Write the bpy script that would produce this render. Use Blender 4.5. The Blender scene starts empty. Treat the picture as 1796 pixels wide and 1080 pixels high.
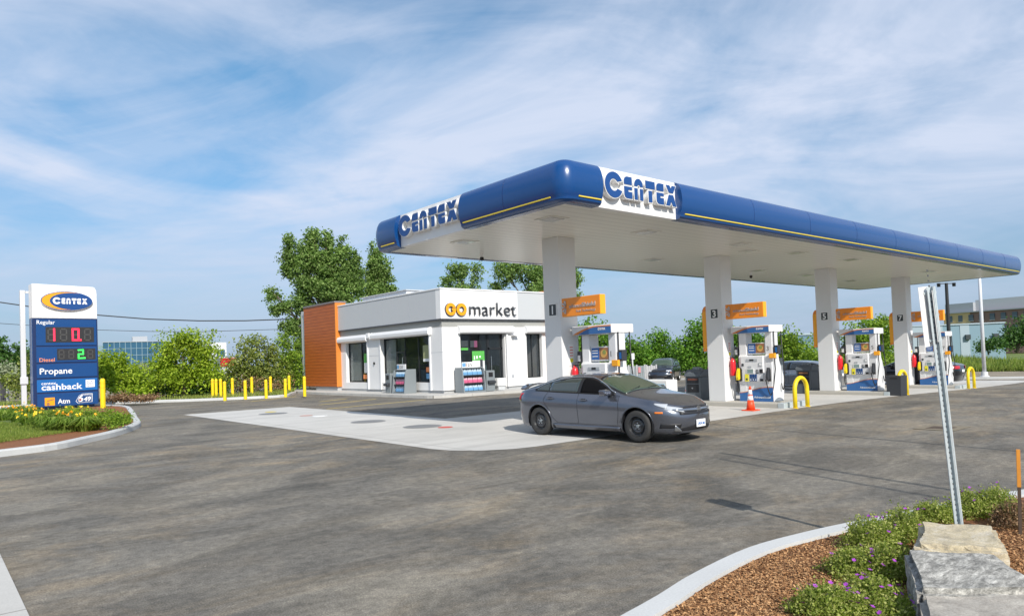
import bpy, bmesh, math, random
import numpy as np
from mathutils import Matrix, Vector, noise
random.seed(7); np.random.seed(7)
R_ = math.radians
scene = bpy.context.scene
# ------------------------------------------------------------------ camera
FPX, PPY = 1227.12, 597.49
YAW, PITCH, ROLL = 0.873614, 0.0248476, -0.0358522
CAM = Vector((-12.280, -12.418, 1.760))
F = Vector((math.cos(PITCH)*math.cos(YAW), math.cos(PITCH)*math.sin(YAW), math.sin(PITCH)))
_R = Vector((math.sin(YAW), -math.cos(YAW), 0)); _U = _R.cross(F)
RT = math.cos(ROLL)*_R + math.sin(ROLL)*_U
UP = -math.sin(ROLL)*_R + math.cos(ROLL)*_U
cd = bpy.data.cameras.new('camera'); cam = bpy.data.objects.new('camera', cd)
scene.collection.objects.link(cam); scene.camera = cam
cd.sensor_width = 36; cd.lens = FPX/1796*36; cd.shift_y = (PPY-540)/1796
cd.clip_start = 0.1; cd.clip_end = 3000
cam.matrix_world = Matrix(((RT.x, UP.x, -F.x, CAM.x), (RT.y, UP.y, -F.y, CAM.y), (RT.z, UP.z, -F.z, CAM.z), (0, 0, 0, 1)))
# ------------------------------------------------------------------ sun and sky
SUN_EL, SUN_PHI = R_(37), R_(19)          # sun towards -Y, a little to -X
tosun = Vector((-math.sin(SUN_PHI)*math.cos(SUN_EL), -math.cos(SUN_PHI)*math.cos(SUN_EL), math.sin(SUN_EL)))
sd = bpy.data.lights.new('sun', 'SUN'); sd.energy = 3.5; sd.angle = R_(0.5); sd.color = (1, 0.94, 0.85)
so = bpy.data.objects.new('sun', sd); scene.collection.objects.link(so)
so.rotation_euler = (-tosun).to_track_quat('-Z', 'Y').to_euler(); so.location = (0, 0, 30)
world = bpy.data.worlds.new('World'); scene.world = world; world.use_nodes = True
wn, wl = world.node_tree.nodes, world.node_tree.links
wn.clear()
wo = wn.new('ShaderNodeOutputWorld'); bg = wn.new('ShaderNodeBackground'); bg.inputs[1].default_value = 0.15
sky = wn.new('ShaderNodeTexSky'); sky.sky_type = 'NISHITA'; sky.sun_disc = False
sky.sun_elevation = SUN_EL
sky.sun_rotation = math.atan2(tosun.x, tosun.y)
sky.air_density = 1.0; sky.dust_density = 0.8; sky.ozone_density = 1.6
SKX, SKY_ = 3.4, 1.2
tc = wn.new('ShaderNodeTexCoord')
def wmath(op, a, b=None):
    n = wn.new('ShaderNodeMath'); n.operation = op
    for i, v in enumerate((a, b)):
        if v is None: continue
        if isinstance(v, (int, float)): n.inputs[i].default_value = v
        else: wl.new(v, n.inputs[i])
    return n.outputs[0]
sep = wn.new('ShaderNodeSeparateXYZ'); wl.new(tc.outputs['Generated'], sep.inputs[0])
# cloud layer coordinates: the view direction met with a flat layer overhead
zc = wmath('ADD', wmath('MAXIMUM', sep.outputs[2], 0.0), 0.22)
comb = wn.new('ShaderNodeCombineXYZ')
wl.new(wmath('DIVIDE', sep.outputs[0], zc), comb.inputs[0]); wl.new(wmath('DIVIDE', sep.outputs[1], zc), comb.inputs[1])
mr = wn.new('ShaderNodeMapping'); mr.inputs['Rotation'].default_value = (0, 0, R_(-44)); wl.new(comb.outputs[0], mr.inputs[0])
mp = wn.new('ShaderNodeMapping'); mp.inputs['Scale'].default_value = (1.05, 0.85, 1); mp.inputs['Location'].default_value = (SKX, SKY_, 0)
wl.new(mr.outputs[0], mp.inputs[0])
n1 = wn.new('ShaderNodeTexNoise'); n1.inputs['Scale'].default_value = 1.05; n1.inputs['Detail'].default_value = 12; n1.inputs['Roughness'].default_value = 0.56; n1.inputs['Distortion'].default_value = 0.7
wl.new(mp.outputs[0], n1.inputs['Vector'])
mp2 = wn.new('ShaderNodeMapping'); mp2.inputs['Scale'].default_value = (2.0, 0.9, 1); mp2.inputs['Rotation'].default_value = (0, 0, R_(-16))
wl.new(mr.outputs[0], mp2.inputs[0])
n2 = wn.new('ShaderNodeTexNoise'); n2.inputs['Scale'].default_value = 1.6; n2.inputs['Detail'].default_value = 9; n2.inputs['Roughness'].default_value = 0.6; n2.inputs['Distortion'].default_value = 0.8
wl.new(mp2.outputs[0], n2.inputs['Vector'])
cr = wn.new('ShaderNodeValToRGB'); cr.color_ramp.elements[0].position = 0.39; cr.color_ramp.elements[1].position = 0.60
wl.new(n1.outputs['Fac'], cr.inputs[0])
cr2 = wn.new('ShaderNodeValToRGB'); cr2.color_ramp.elements[0].position = 0.40; cr2.color_ramp.elements[1].position = 0.68
wl.new(n2.outputs['Fac'], cr2.inputs[0])
cf = wmath('ADD', wmath('MULTIPLY', cr.outputs[0], 0.68), wmath('MULTIPLY', cr2.outputs[0], 0.36))
hz = wmath('SUBTRACT', 1.0, wmath('MINIMUM', wmath('MULTIPLY', wmath('MAXIMUM', sep.outputs[2], 0.0), 4.2), 1.0))
cf = wmath('MINIMUM', wmath('ADD', wmath('MULTIPLY', cf, wmath('SUBTRACT', 1.0, wmath('MULTIPLY', hz, 0.6))), 0.0), 0.9)
mixc = wn.new('ShaderNodeMixRGB'); wl.new(cf, mixc.inputs[0])
tint = wn.new('ShaderNodeMixRGB'); tint.blend_type = 'MULTIPLY'; tint.inputs[0].default_value = 1.0; tz = wmath('MINIMUM', wmath('MULTIPLY', wmath('MAXIMUM', sep.outputs[2], 0.0), 2.6), 1.0)
tm = wn.new('ShaderNodeMixRGB'); wl.new(tz, tm.inputs[0]); tm.inputs[1].default_value = (0.27, 0.34, 0.45, 1); tm.inputs[2].default_value = (0.50, 0.69, 0.72, 1)
wl.new(tm.outputs[0], tint.inputs[2])
wl.new(sky.outputs[0], tint.inputs[1]); wl.new(tint.outputs[0], mixc.inputs[1])
mixc.inputs[2].default_value = (3.2, 3.52, 4.25, 1)
mixh = wn.new('ShaderNodeMixRGB'); wl.new(wmath('MULTIPLY', wmath('POWER', hz, 1.3), 0.88), mixh.inputs[0]); wl.new(mixc.outputs[0], mixh.inputs[1]); mixh.inputs[2].default_value = (1.95, 2.50, 3.35, 1)
wl.new(mixh.outputs[0], bg.inputs[0]); wl.new(bg.outputs[0], wo.inputs[0])
scene.view_settings.view_transform = 'Standard'; scene.view_settings.look = 'None'
scene.view_settings.exposure = 0.56; scene.view_settings.gamma = 1
scene.render.film_transparent = False
# ------------------------------------------------------------------ where things stand
def G(x, y=0):
    """height of the forecourt: level, then falling gently to the east"""
    d = max(0.0, x-7.0)
    return -0.38*(1-math.exp(-(d/15.0)**2))
def ray(px, py): return F + RT*((px-898)/FPX) - UP*((py-PPY)/FPX)
def W(px, py, depth): return CAM + ray(px, py)*depth
def un(px, py, z=None, dz=0.0):
    d = ray(px, py); zz = z if z is not None else 0
    for i in range(1 if z is not None else 30):
        q = CAM + d*((zz+dz-CAM.z)/d.z)
        if z is None: zz = G(q.x)
    return q
# ------------------------------------------------------------------ materials
MATS = {}
def mat(name, col, rough=0.6, metal=0.0, noise_amt=0.0, noise_scale=8.0, bump=0.0, bump_scale=60.0, coat=0.0, spec=0.5, emit=None, estr=1.0):
    if name in MATS: return MATS[name]
    m = bpy.data.materials.new(name); m.use_nodes = True
    nt = m.node_tree; b = nt.nodes['Principled BSDF']
    b.inputs['Base Color'].default_value = (*col, 1); b.inputs['Roughness'].default_value = rough
    b.inputs['Metallic'].default_value = metal; b.inputs['Coat Weight'].default_value = coat
    b.inputs['Coat Roughness'].default_value = 0.05; b.inputs['Specular IOR Level'].default_value = spec
    tcn = nt.nodes.new('ShaderNodeTexCoord')
    if noise_amt > 0:
        nn = nt.nodes.new('ShaderNodeTexNoise'); nn.inputs['Scale'].default_value = noise_scale; nn.inputs['Detail'].default_value = 6
        nt.links.new(tcn.outputs['Object'], nn.inputs['Vector'])
        mx = nt.nodes.new('ShaderNodeMixRGB'); mx.inputs[1].default_value = (*[c*(1-noise_amt) for c in col], 1); mx.inputs[2].default_value = (*[min(1, c*(1+noise_amt)) for c in col], 1)
        nt.links.new(nn.outputs['Fac'], mx.inputs[0]); nt.links.new(mx.outputs[0], b.inputs['Base Color'])
    if bump > 0:
        nb = nt.nodes.new('ShaderNodeTexNoise'); nb.inputs['Scale'].default_value = bump_scale; nb.inputs['Detail'].default_value = 5
        nt.links.new(tcn.outputs['Object'], nb.inputs['Vector'])
        bp = nt.nodes.new('ShaderNodeBump'); bp.inputs['Strength'].default_value = bump; bp.inputs['Distance'].default_value = 0.02
        nt.links.new(nb.outputs['Fac'], bp.inputs['Height']); nt.links.new(bp.outputs[0], b.inputs['Normal'])
    if emit:
        b.inputs['Emission Color'].default_value = (*emit, 1); b.inputs['Emission Strength'].default_value = estr
    MATS[name] = m; return m
class NT:
    def __init__(s, name):
        s.m = bpy.data.materials.new(name); s.m.use_nodes = True; s.t = s.m.node_tree; s.b = s.t.nodes['Principled BSDF']
        s.tc = s.t.nodes.new('ShaderNodeTexCoord'); MATS[name] = s.m
    def link(s, a, b): s.t.links.new(a, b)
    def mapping(s, scale=(1, 1, 1), rot=0.0):
        n = s.t.nodes.new('ShaderNodeMapping'); n.inputs['Scale'].default_value = scale; n.inputs['Rotation'].default_value = (0, 0, rot)
        s.link(s.tc.outputs['Object'], n.inputs[0]); return n.outputs[0]
    def noise(s, scale, detail=5, rough=0.55, vec=None, dist=0.0):
        n = s.t.nodes.new('ShaderNodeTexNoise'); n.inputs['Scale'].default_value = scale; n.inputs['Detail'].default_value = detail
        n.inputs['Roughness'].default_value = rough; n.inputs['Distortion'].default_value = dist
        s.link(vec if vec is not None else s.tc.outputs['Object'], n.inputs['Vector']); return n.outputs['Fac']
    def ramp(s, fac, stops):
        n = s.t.nodes.new('ShaderNodeValToRGB'); e = n.color_ramp.elements
        e[0].position, e[0].color = stops[0][0], (*stops[0][1], 1); e[1].position, e[1].color = stops[-1][0], (*stops[-1][1], 1)
        for p, c in stops[1:-1]:
            q = e.new(p); q.color = (*c, 1)
        s.link(fac, n.inputs[0]); return n.outputs[0]
    def mix(s, fac, a, b, mode='MIX'):
        n = s.t.nodes.new('ShaderNodeMixRGB'); n.blend_type = mode
        for i, v in enumerate((fac, a, b)):
            if isinstance(v, (int, float)): n.inputs[i].default_value = v
            elif isinstance(v, tuple): n.inputs[i].default_value = (*v, 1)
            else: s.link(v, n.inputs[i])
        return n.outputs[0]
    def bump(s, h, strength=0.3, dist=0.02):
        n = s.t.nodes.new('ShaderNodeBump'); n.inputs['Strength'].default_value = strength; n.inputs['Distance'].default_value = dist
        s.link(h, n.inputs['Height']); s.link(n.outputs[0], s.b.inputs['Normal'])
g3 = lambda v: (v, v, v)
# asphalt: dusty, streaked by tyres, flecked by stones
a = NT('asphalt')
v1 = a.mapping((0.30, 0.42, 1), R_(52)); v2 = a.mapping((0.40, 0.75, 1), R_(30)); v3 = a.mapping((0.35, 0.7, 1), R_(-40)); v4 = a.mapping((0.7, 1.7, 1), R_(60))
col = a.ramp(a.noise(1.0, 9, 0.62, v1, 1.0), [(0.34, (0.098, 0.097, 0.092)), (0.5, (0.145, 0.141, 0.132)), (0.66, (0.200, 0.190, 0.168))])
dust = a.ramp(a.noise(1.1, 10, 0.72, v2, 1.2), [(0.48, g3(0)), (0.70, g3(0.9))])
wide = a.ramp(a.noise(0.16, 4, 0.5), [(0.40, g3(0.15)), (0.56, g3(1))])
col = a.mix(a.mix(1.0, dust, wide, 'MULTIPLY'), col, (0.265, 0.218, 0.155))
pale = a.ramp(a.noise(1.3, 9, 0.72, v4, 0.8), [(0.56, g3(0)), (0.72, g3(0.75))]); col = a.mix(pale, col, (0.27, 0.255, 0.22))
dk = a.ramp(a.noise(0.9, 9, 0.7, v3, 1.5), [(0.44, g3(1)), (0.60, g3(0.70))]); col = a.mix(1.0, col, dk, 'MULTIPLY')
fine = a.ramp(a.noise(9, 8, 0.8), [(0.38, g3(0.72)), (0.62, g3(1.28))]); col = a.mix(1.0, col, fine, 'MULTIPLY')
spk = a.ramp(a.noise(75, 3, 0.85), [(0.34, g3(0.5)), (0.5, g3(1.0)), (0.68, g3(1.7))]); col = a.mix(1.0, col, spk, 'MULTIPLY')
for sc_, lo_ in ((3.2, .045), (9.0, .06)):
    vo = a.t.nodes.new('ShaderNodeTexVoronoi'); vo.inputs['Scale'].default_value = sc_; a.link(a.tc.outputs['Object'], vo.inputs['Vector'])
    fl = a.ramp(vo.outputs['Distance'], [(lo_*.4, g3(1)), (lo_*.7, g3(0))]); sel = a.ramp(vo.outputs['Color'], [(0.55, g3(0)), (0.6, g3(0.8))])
    col = a.mix(a.mix(1.0, fl, sel, 'MULTIPLY'), col, (0.42, 0.39, 0.33))
col = a.mix(1.0, col, (1.17, 1.11, 1.02), 'MULTIPLY')
a.link(col, a.b.inputs['Base Color']); a.b.inputs['Roughness'].default_value = 0.8; a.b.inputs['Specular IOR Level'].default_value = 0.3
a.bump(a.noise(120, 4, 0.75), 0.5, 0.012)
def concrete(name, c, seam=0.0, amt=0.08):
    a = NT(name)
    col = a.ramp(a.noise(0.7, 8, 0.6), [(0.3, tuple(v*(1-amt) for v in c)), (0.7, tuple(v*(1+amt) for v in c))])
    col = a.mix(1.0, col, a.ramp(a.noise(60, 3, 0.7), [(0.3, g3(0.9)), (0.7, g3(1.07))]), 'MULTIPLY')
    if seam:
        br = a.t.nodes.new('ShaderNodeTexBrick'); br.inputs['Scale'].default_value = 1; br.offset = 0
        br.inputs['Mortar Size'].default_value = 0.012; br.inputs['Brick Width'].default_value = seam; br.inputs['Row Height'].default_value = seam
        br.inputs['Color1'].default_value = (1, 1, 1, 1); br.inputs['Color2'].default_value = (.965, .965, .965, 1); br.inputs['Mortar'].default_value = (.55, .53, .51, 1)
        a.link(a.tc.outputs['Object'], br.inputs['Vector']); col = a.mix(1.0, col, br.outputs['Color'], 'MULTIPLY')
        st = a.ramp(a.noise(0.5, 6, 0.7, a.mapping((0.3, 1.4, 1), R_(40)), 0.8), [(0.48, g3(1)), (0.72, g3(0.78))]); col = a.mix(1.0, col, st, 'MULTIPLY')
    a.link(col, a.b.inputs['Base Color']); a.b.inputs['Roughness'].default_value = 0.85; a.bump(a.noise(90, 4), 0.15, 0.01)
    return a.m
M_conc = concrete('pad_concrete', (0.53, 0.515, 0.485), 4.2)
M_kerb = concrete('kerb_concrete', (0.50, 0.505, 0.50)); M_isl = concrete('island_concrete', (0.44, 0.42, 0.375))
M_walk = concrete('walk_concrete', (0.50, 0.485, 0.455), 2.0); M_found = concrete('foundation_concrete', (0.40, 0.41, 0.42))
m = NT('mulch')
col = m.ramp(m.noise(30, 8, 0.75, m.mapping((1, 1, 1))), [(0.3, (0.07, 0.024, 0.008)), (0.5, (0.26, 0.10, 0.035)), (0.72, (0.46, 0.21, 0.085))])
m.link(col, m.b.inputs['Base Color']); m.b.inputs['Roughness'].default_value = 0.9; m.bump(m.noise(55, 6, 0.7), 1.0, 0.03); M_mulch = m.m
m = NT('grass_turf')
col = m.ramp(m.noise(0.5, 8, 0.7), [(0.3, (0.075, 0.13, 0.02)), (0.5, (0.125, 0.18, 0.035)), (0.72, (0.27, 0.25, 0.09))])
col = m.mix(1.0, col, m.ramp(m.noise(9, 5, 0.7), [(0.3, g3(0.6)), (0.7, g3(1.35))]), 'MULTIPLY')
m.link(col, m.b.inputs['Base Color']); m.b.inputs['Roughness'].default_value = 0.9; m.bump(m.noise(25, 5, 0.7), 1.0, 0.08); M_grass = m.m
m = NT('gravel_soil')
col = m.ramp(m.noise(1.2, 8, 0.7), [(0.3, (0.17, 0.14, 0.095)), (0.7, (0.36, 0.31, 0.24))])
m.link(col, m.b.inputs['Base Color']); m.b.inputs['Roughness'].default_value = 0.95; m.bump(m.noise(30, 5, 0.7), 0.8, 0.05); M_soil = m.m
def stone(name, c1, c2, c3, band, el=4.0):
    m = NT(name)
    w = m.t.nodes.new('ShaderNodeMapping'); w.inputs['Rotation'].default_value = (0, 0, R_(35)); w.inputs['Scale'].default_value = (1.0, el, el*1.2); m.link(m.tc.outputs['Object'], w.inputs[0])
    col = m.ramp(m.noise(band, 12, 0.8, w.outputs[0], 0.35), [(0.34, c1), (0.5, c2), (0.64, c3)])
    col = m.mix(1.0, col, m.ramp(m.noise(70, 6, 0.85), [(0.3, g3(0.6)), (0.7, g3(1.35))]), 'MULTIPLY')
    col = m.mix(m.mix(1.0, m.ramp(m.noise(2.2, 6, 0.7), [(0.5, g3(0)), (0.7, g3(1))]), g3(0.35), 'MULTIPLY'), col, c2)
    m.link(col, m.b.inputs['Base Color']); m.b.inputs['Roughness'].default_value = 0.92; m.bump(m.noise(14, 12, 0.8, w.outputs[0], 0.4), 0.6, 0.012); return m.m
M_rock1 = stone('stone_buff', (0.22, 0.20, 0.17), (0.47, 0.40, 0.27), (0.55, 0.51, 0.44), 3.0, 2.5)
M_rock2 = stone('stone_grey_banded', (0.07, 0.068, 0.062), (0.30, 0.29, 0.265), (0.62, 0.60, 0.55), 8.0, 3.0)
M_rock3 = stone('stone_grey_smooth', (0.22, 0.20, 0.172), (0.35, 0.32, 0.28), (0.47, 0.44, 0.385), 4.0, 1.3)
M_rock4 = stone('stone_bed', (0.14, 0.12, 0.10), (0.36, 0.33, 0.29), (0.50, 0.47, 0.43), 2.0)
M_blue = mat('fascia_blue', (0.002, 0.052, 0.20), 0.25, coat=0.3)
M_blue2 = mat('sign_blue', (0.004, 0.055, 0.20), 0.35, coat=0.2); M_blue3 = mat('sign_light_blue', (0.01, 0.12, 0.38), 0.35)
M_navy = mat('letter_blue', (0.008, 0.06, 0.23), 0.4)
M_yel = mat('stripe_yellow', (0.80, 0.62, 0.06), 0.4)
M_white = mat('white_panel', (0.78, 0.775, 0.77), 0.4, noise_amt=0.02, noise_scale=2)
M_wall = mat('white_stucco', (0.74, 0.735, 0.73), 0.7, noise_amt=0.03, noise_scale=1.5, bump=0.1, bump_scale=120)
M_grey = mat('grey_cladding', (0.50, 0.515, 0.53), 0.55, noise_amt=0.02, noise_scale=2)
M_band = mat('taupe_band', (0.34, 0.34, 0.32), 0.6); M_dkflash = mat('dark_flashing', (0.07, 0.075, 0.09), 0.5)
M_frame = mat('window_frame_black', (0.02, 0.022, 0.025), 0.35); M_roofw = mat('shutter_white', (0.76, 0.76, 0.77), 0.4)
M_colm = mat('column_white', (0.70, 0.705, 0.71), 0.4, noise_amt=0.02, noise_scale=1)
s = NT('soffit_white'); s.b.inputs['Base Color'].default_value = (0.74, 0.73, 0.66, 1); s.b.inputs['Roughness'].default_value = 0.30
s.b.inputs['Specular IOR Level'].default_value = 0.55
wv = s.t.nodes.new('ShaderNodeTexWave'); wv.wave_type = 'BANDS'; wv.bands_direction = 'Y'; wv.inputs['Scale'].default_value = 1.05; wv.inputs['Distortion'].default_value = 0.0
s.link(s.tc.outputs['Object'], wv.inputs['Vector']); hh = s.ramp(wv.outputs['Fac'], [(0.0, g3(0)), (0.12, g3(1))])
s.link(s.mix(1.0, (0.74, 0.725, 0.655), s.ramp(wv.outputs['Fac'], [(0.0, g3(0.8)), (0.1, g3(1))]), 'MULTIPLY'), s.b.inputs['Base Color'])
s.bump(hh, 0.25, 0.01); M_soffit = s.m
M_orange = mat('sign_orange', (0.86, 0.26, 0.012), 0.35, coat=0.2); M_oredge = mat('lit_side_and_tag_orange', (0.95, 0.40, 0.02), 0.35)  # second orange is lighter: sunlight on the sign sides is put into its colour
o = NT('orange_wood_siding'); w_ = o.t.nodes.new('ShaderNodeTexWave'); w_.bands_direction = 'Z'; w_.inputs['Scale'].default_value = 1.6; w_.inputs['Distortion'].default_value = 0.0
o.link(o.tc.outputs['Object'], w_.inputs['Vector'])
mp_ = o.t.nodes.new('ShaderNodeMapping'); mp_.inputs['Scale'].default_value = (0.5, 0.5, 9); o.link(o.tc.outputs['Object'], mp_.inputs[0])
col = o.ramp(o.noise(2.0, 6, 0.6, mp_.outputs[0], 0.5), [(0.3, (0.34, 0.075, 0.010)), (0.7, (0.50, 0.130, 0.022))])
col = o.mix(1.0, col, o.ramp(w_.outputs['Fac'], [(0.0, g3(0.45)), (0.10, g3(1))]), 'MULTIPLY')
o.link(col, o.b.inputs['Base Color']); o.b.inputs['Roughness'].default_value = 0.5; M_wood = o.m
M_woodedge = mat('orange_trim', (0.62, 0.20, 0.03), 0.45)
def glass(name, c, rough=0.03):
    return mat(name, c, rough, spec=0.9, coat=0.5)
g = NT('window_glass'); g.b.inputs['Roughness'].default_value = 0.02; g.b.inputs['Base Color'].default_value = (0.93, 0.97, 0.96, 1)
g.b.inputs['Alpha'].default_value = 0.30; g.b.inputs['Specular IOR Level'].default_value = 1.0
g.b.inputs['Base Color'].default_value = (0.03, 0.04, 0.045, 1); M_glass = g.m
M_carglass = glass('car_glass', (0.03, 0.042, 0.04)); M_carglass2 = glass('windshield_glass', (0.05, 0.075, 0.045))  # windscreen base is greener and lighter, with its reflections put into the colour
M_black = mat('black_plastic', (0.015, 0.015, 0.017), 0.5); M_rubber = mat('tyre_rubber', (0.036, 0.035, 0.034), 0.8, noise_amt=0.3, noise_scale=20)
M_steel = mat('black_steel_rim', (0.03, 0.031, 0.034), 0.28, coat=.5); M_chrome = mat('chrome', (0.75, 0.76, 0.78), 0.15, metal=1.0)
M_alloy = mat('alloy', (0.45, 0.46, 0.48), 0.3, metal=0.9)
def carpaint(name, c, rough=0.24):
    p = NT(name); p.b.inputs['Base Color'].default_value = (*c, 1); p.b.inputs['Metallic'].default_value = 0.75; p.b.inputs['Roughness'].default_value = rough
    p.b.inputs['Coat Weight'].default_value = 1.0; p.b.inputs['Coat Roughness'].default_value = 0.04
    p.link(p.mix(p.noise(900, 2, 0.5), tuple(v*0.8 for v in c), tuple(min(1, v*1.25) for v in c)), p.b.inputs['Base Color']); return p.m
M_paint = carpaint('paint_grey', (0.135, 0.145, 0.175)); M_paintS = carpaint('paint_silver', (0.30, 0.31, 0.33)); M_paintK = carpaint('paint_black', (0.012, 0.014, 0.02)); M_paintN = carpaint('paint_dark_blue_grey', (0.05, 0.06, 0.08))
M_red = mat('red_lamp', (0.45, 0.01, 0.02), 0.2, coat=0.5); M_amber = mat('amber_lamp', (0.75, 0.20, 0.02), 0.25, coat=0.5); M_lamp = mat('lamp_clear', (0.55, 0.57, 0.60), 0.12, coat=1.0, metal=0.3)
M_sy = mat('safety_yellow', (0.83, 0.60, 0.01), 0.45, noise_amt=0.05, noise_scale=4); M_cone = mat('cone_orange', (0.80, 0.07, 0.015), 0.5); M_conew = mat('cone_reflective_white', (0.80, 0.80, 0.82), 0.4)
M_bin = mat('bin_grey', (0.10, 0.115, 0.13), 0.5, noise_amt=0.1, noise_scale=10); M_bin2 = mat('bin_light_grey', (0.20, 0.225, 0.24), 0.5); M_bin3 = mat('bin_charcoal', (0.035, 0.038, 0.045), 0.5)
M_pumpw = mat('pump_white', (0.72, 0.72, 0.73), 0.35, coat=0.2); M_pumpg = mat('pump_grey', (0.42, 0.44, 0.46), 0.4); M_pblue = mat('pump_blue', (0.03, 0.13, 0.36), 0.35, coat=0.2)
M_ext = mat('extinguisher_red', (0.62, 0.012, 0.02), 0.3, coat=0.4); M_lcd = mat('lcd_grey_green', (0.22, 0.30, 0.29), 0.2)
M_ygreen = mat('sticker_yellow', (0.80, 0.72, 0.03), 0.4); M_num = mat('number_plate_charcoal', (0.04, 0.05, 0.055), 0.5)
M_galv = mat('galvanised_steel', (0.52, 0.58, 0.60), 0.45, metal=0.35, noise_amt=0.2, noise_scale=30)
M_pole = mat('pole_white', (0.62, 0.63, 0.65), 0.4); M_poleb = mat('pole_black', (0.02, 0.02, 0.022), 0.5)
M_rust = mat('rusty_steel', (0.075, 0.05, 0.035), 0.85, noise_amt=0.4, noise_scale=25); M_stakeo = mat('stake_orange', (0.62, 0.25, 0.03), 0.6, noise_amt=0.2, noise_scale=20)
M_bark = mat('bark', (0.13, 0.10, 0.075), 0.95, noise_amt=0.4, noise_scale=6, bump=0.5, bump_scale=20)
M_wire = mat('cable_dark', (0.04, 0.045, 0.05), 0.7)
M_officeglass = mat('office_glass_blue', (0.035, 0.105, 0.18), 0.15, noise_amt=0.2, noise_scale=0.15); M_offw = mat('office_white', (0.62, 0.63, 0.66), 0.7); M_ware = mat('warehouse_blue', (0.19, 0.29, 0.35), 0.6, noise_amt=0.06, noise_scale=0.2); M_warel = mat('warehouse_pale_blue', (0.33, 0.40, 0.45), 0.6)
M_brick = mat('hotel_brick', (0.28, 0.17, 0.14), 0.85, noise_amt=0.15, noise_scale=0.5); M_tan = mat('hotel_tan', (0.55, 0.40, 0.20), 0.8); M_hgrey = mat('hotel_grey', (0.36, 0.38, 0.41), 0.7)
M_hwin = mat('hotel_window', (0.08, 0.11, 0.13), 0.2); M_fence = mat('grey_fence', (0.24, 0.27, 0.29), 0.75, noise_amt=0.12, noise_scale=3); M_fencep = mat('pale_fence', (0.42, 0.42, 0.43), 0.8)
M_led0 = mat('led_off', (0.06, 0.06, 0.06), 0.6); M_disp = mat('display_black', (0.022, 0.022, 0.024), 0.5)
M_ledr = mat('led_red', (0.8, 0.02, 0.05), 0.5, emit=(1.0, 0.02, 0.07), estr=1.1); M_ledg = mat('led_green', (0.05, 0.8, 0.1), 0.5, emit=(0.02, 1.0, 0.08), estr=1.0)
M_txt_or = mat('text_orange', (0.85, 0.28, 0.10), 0.5); M_txtw = mat('text_white', (0.82, 0.82, 0.82), 0.5); M_txtd = mat('text_charcoal', (0.05, 0.055, 0.065), 0.4); M_silver = mat('text_silver', (0.50, 0.46, 0.44), 0.35, metal=0.3)
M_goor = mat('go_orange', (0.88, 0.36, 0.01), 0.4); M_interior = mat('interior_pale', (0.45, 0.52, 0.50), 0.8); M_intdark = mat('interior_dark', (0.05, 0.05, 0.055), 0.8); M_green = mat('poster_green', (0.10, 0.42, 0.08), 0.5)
M_pink = mat('pack_pink', (0.62, 0.13, 0.25), 0.4); M_pblu = mat('pack_blue', (0.16, 0.36, 0.60), 0.35); M_food = mat('food_brown', (0.32, 0.15, 0.07), 0.5); M_skyb = mat('poster_sky', (0.30, 0.52, 0.66), 0.5)
M_man = mat('manhole_grey', (0.26, 0.26, 0.26), 0.7, noise_amt=0.1, noise_scale=8); M_manred = mat('fill_cover_red', (0.55, 0.09, 0.07), 0.7); M_parkl = mat('paint_line_yellow', (0.55, 0.42, 0.12), 0.8, noise_amt=0.25, noise_scale=6)
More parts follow.
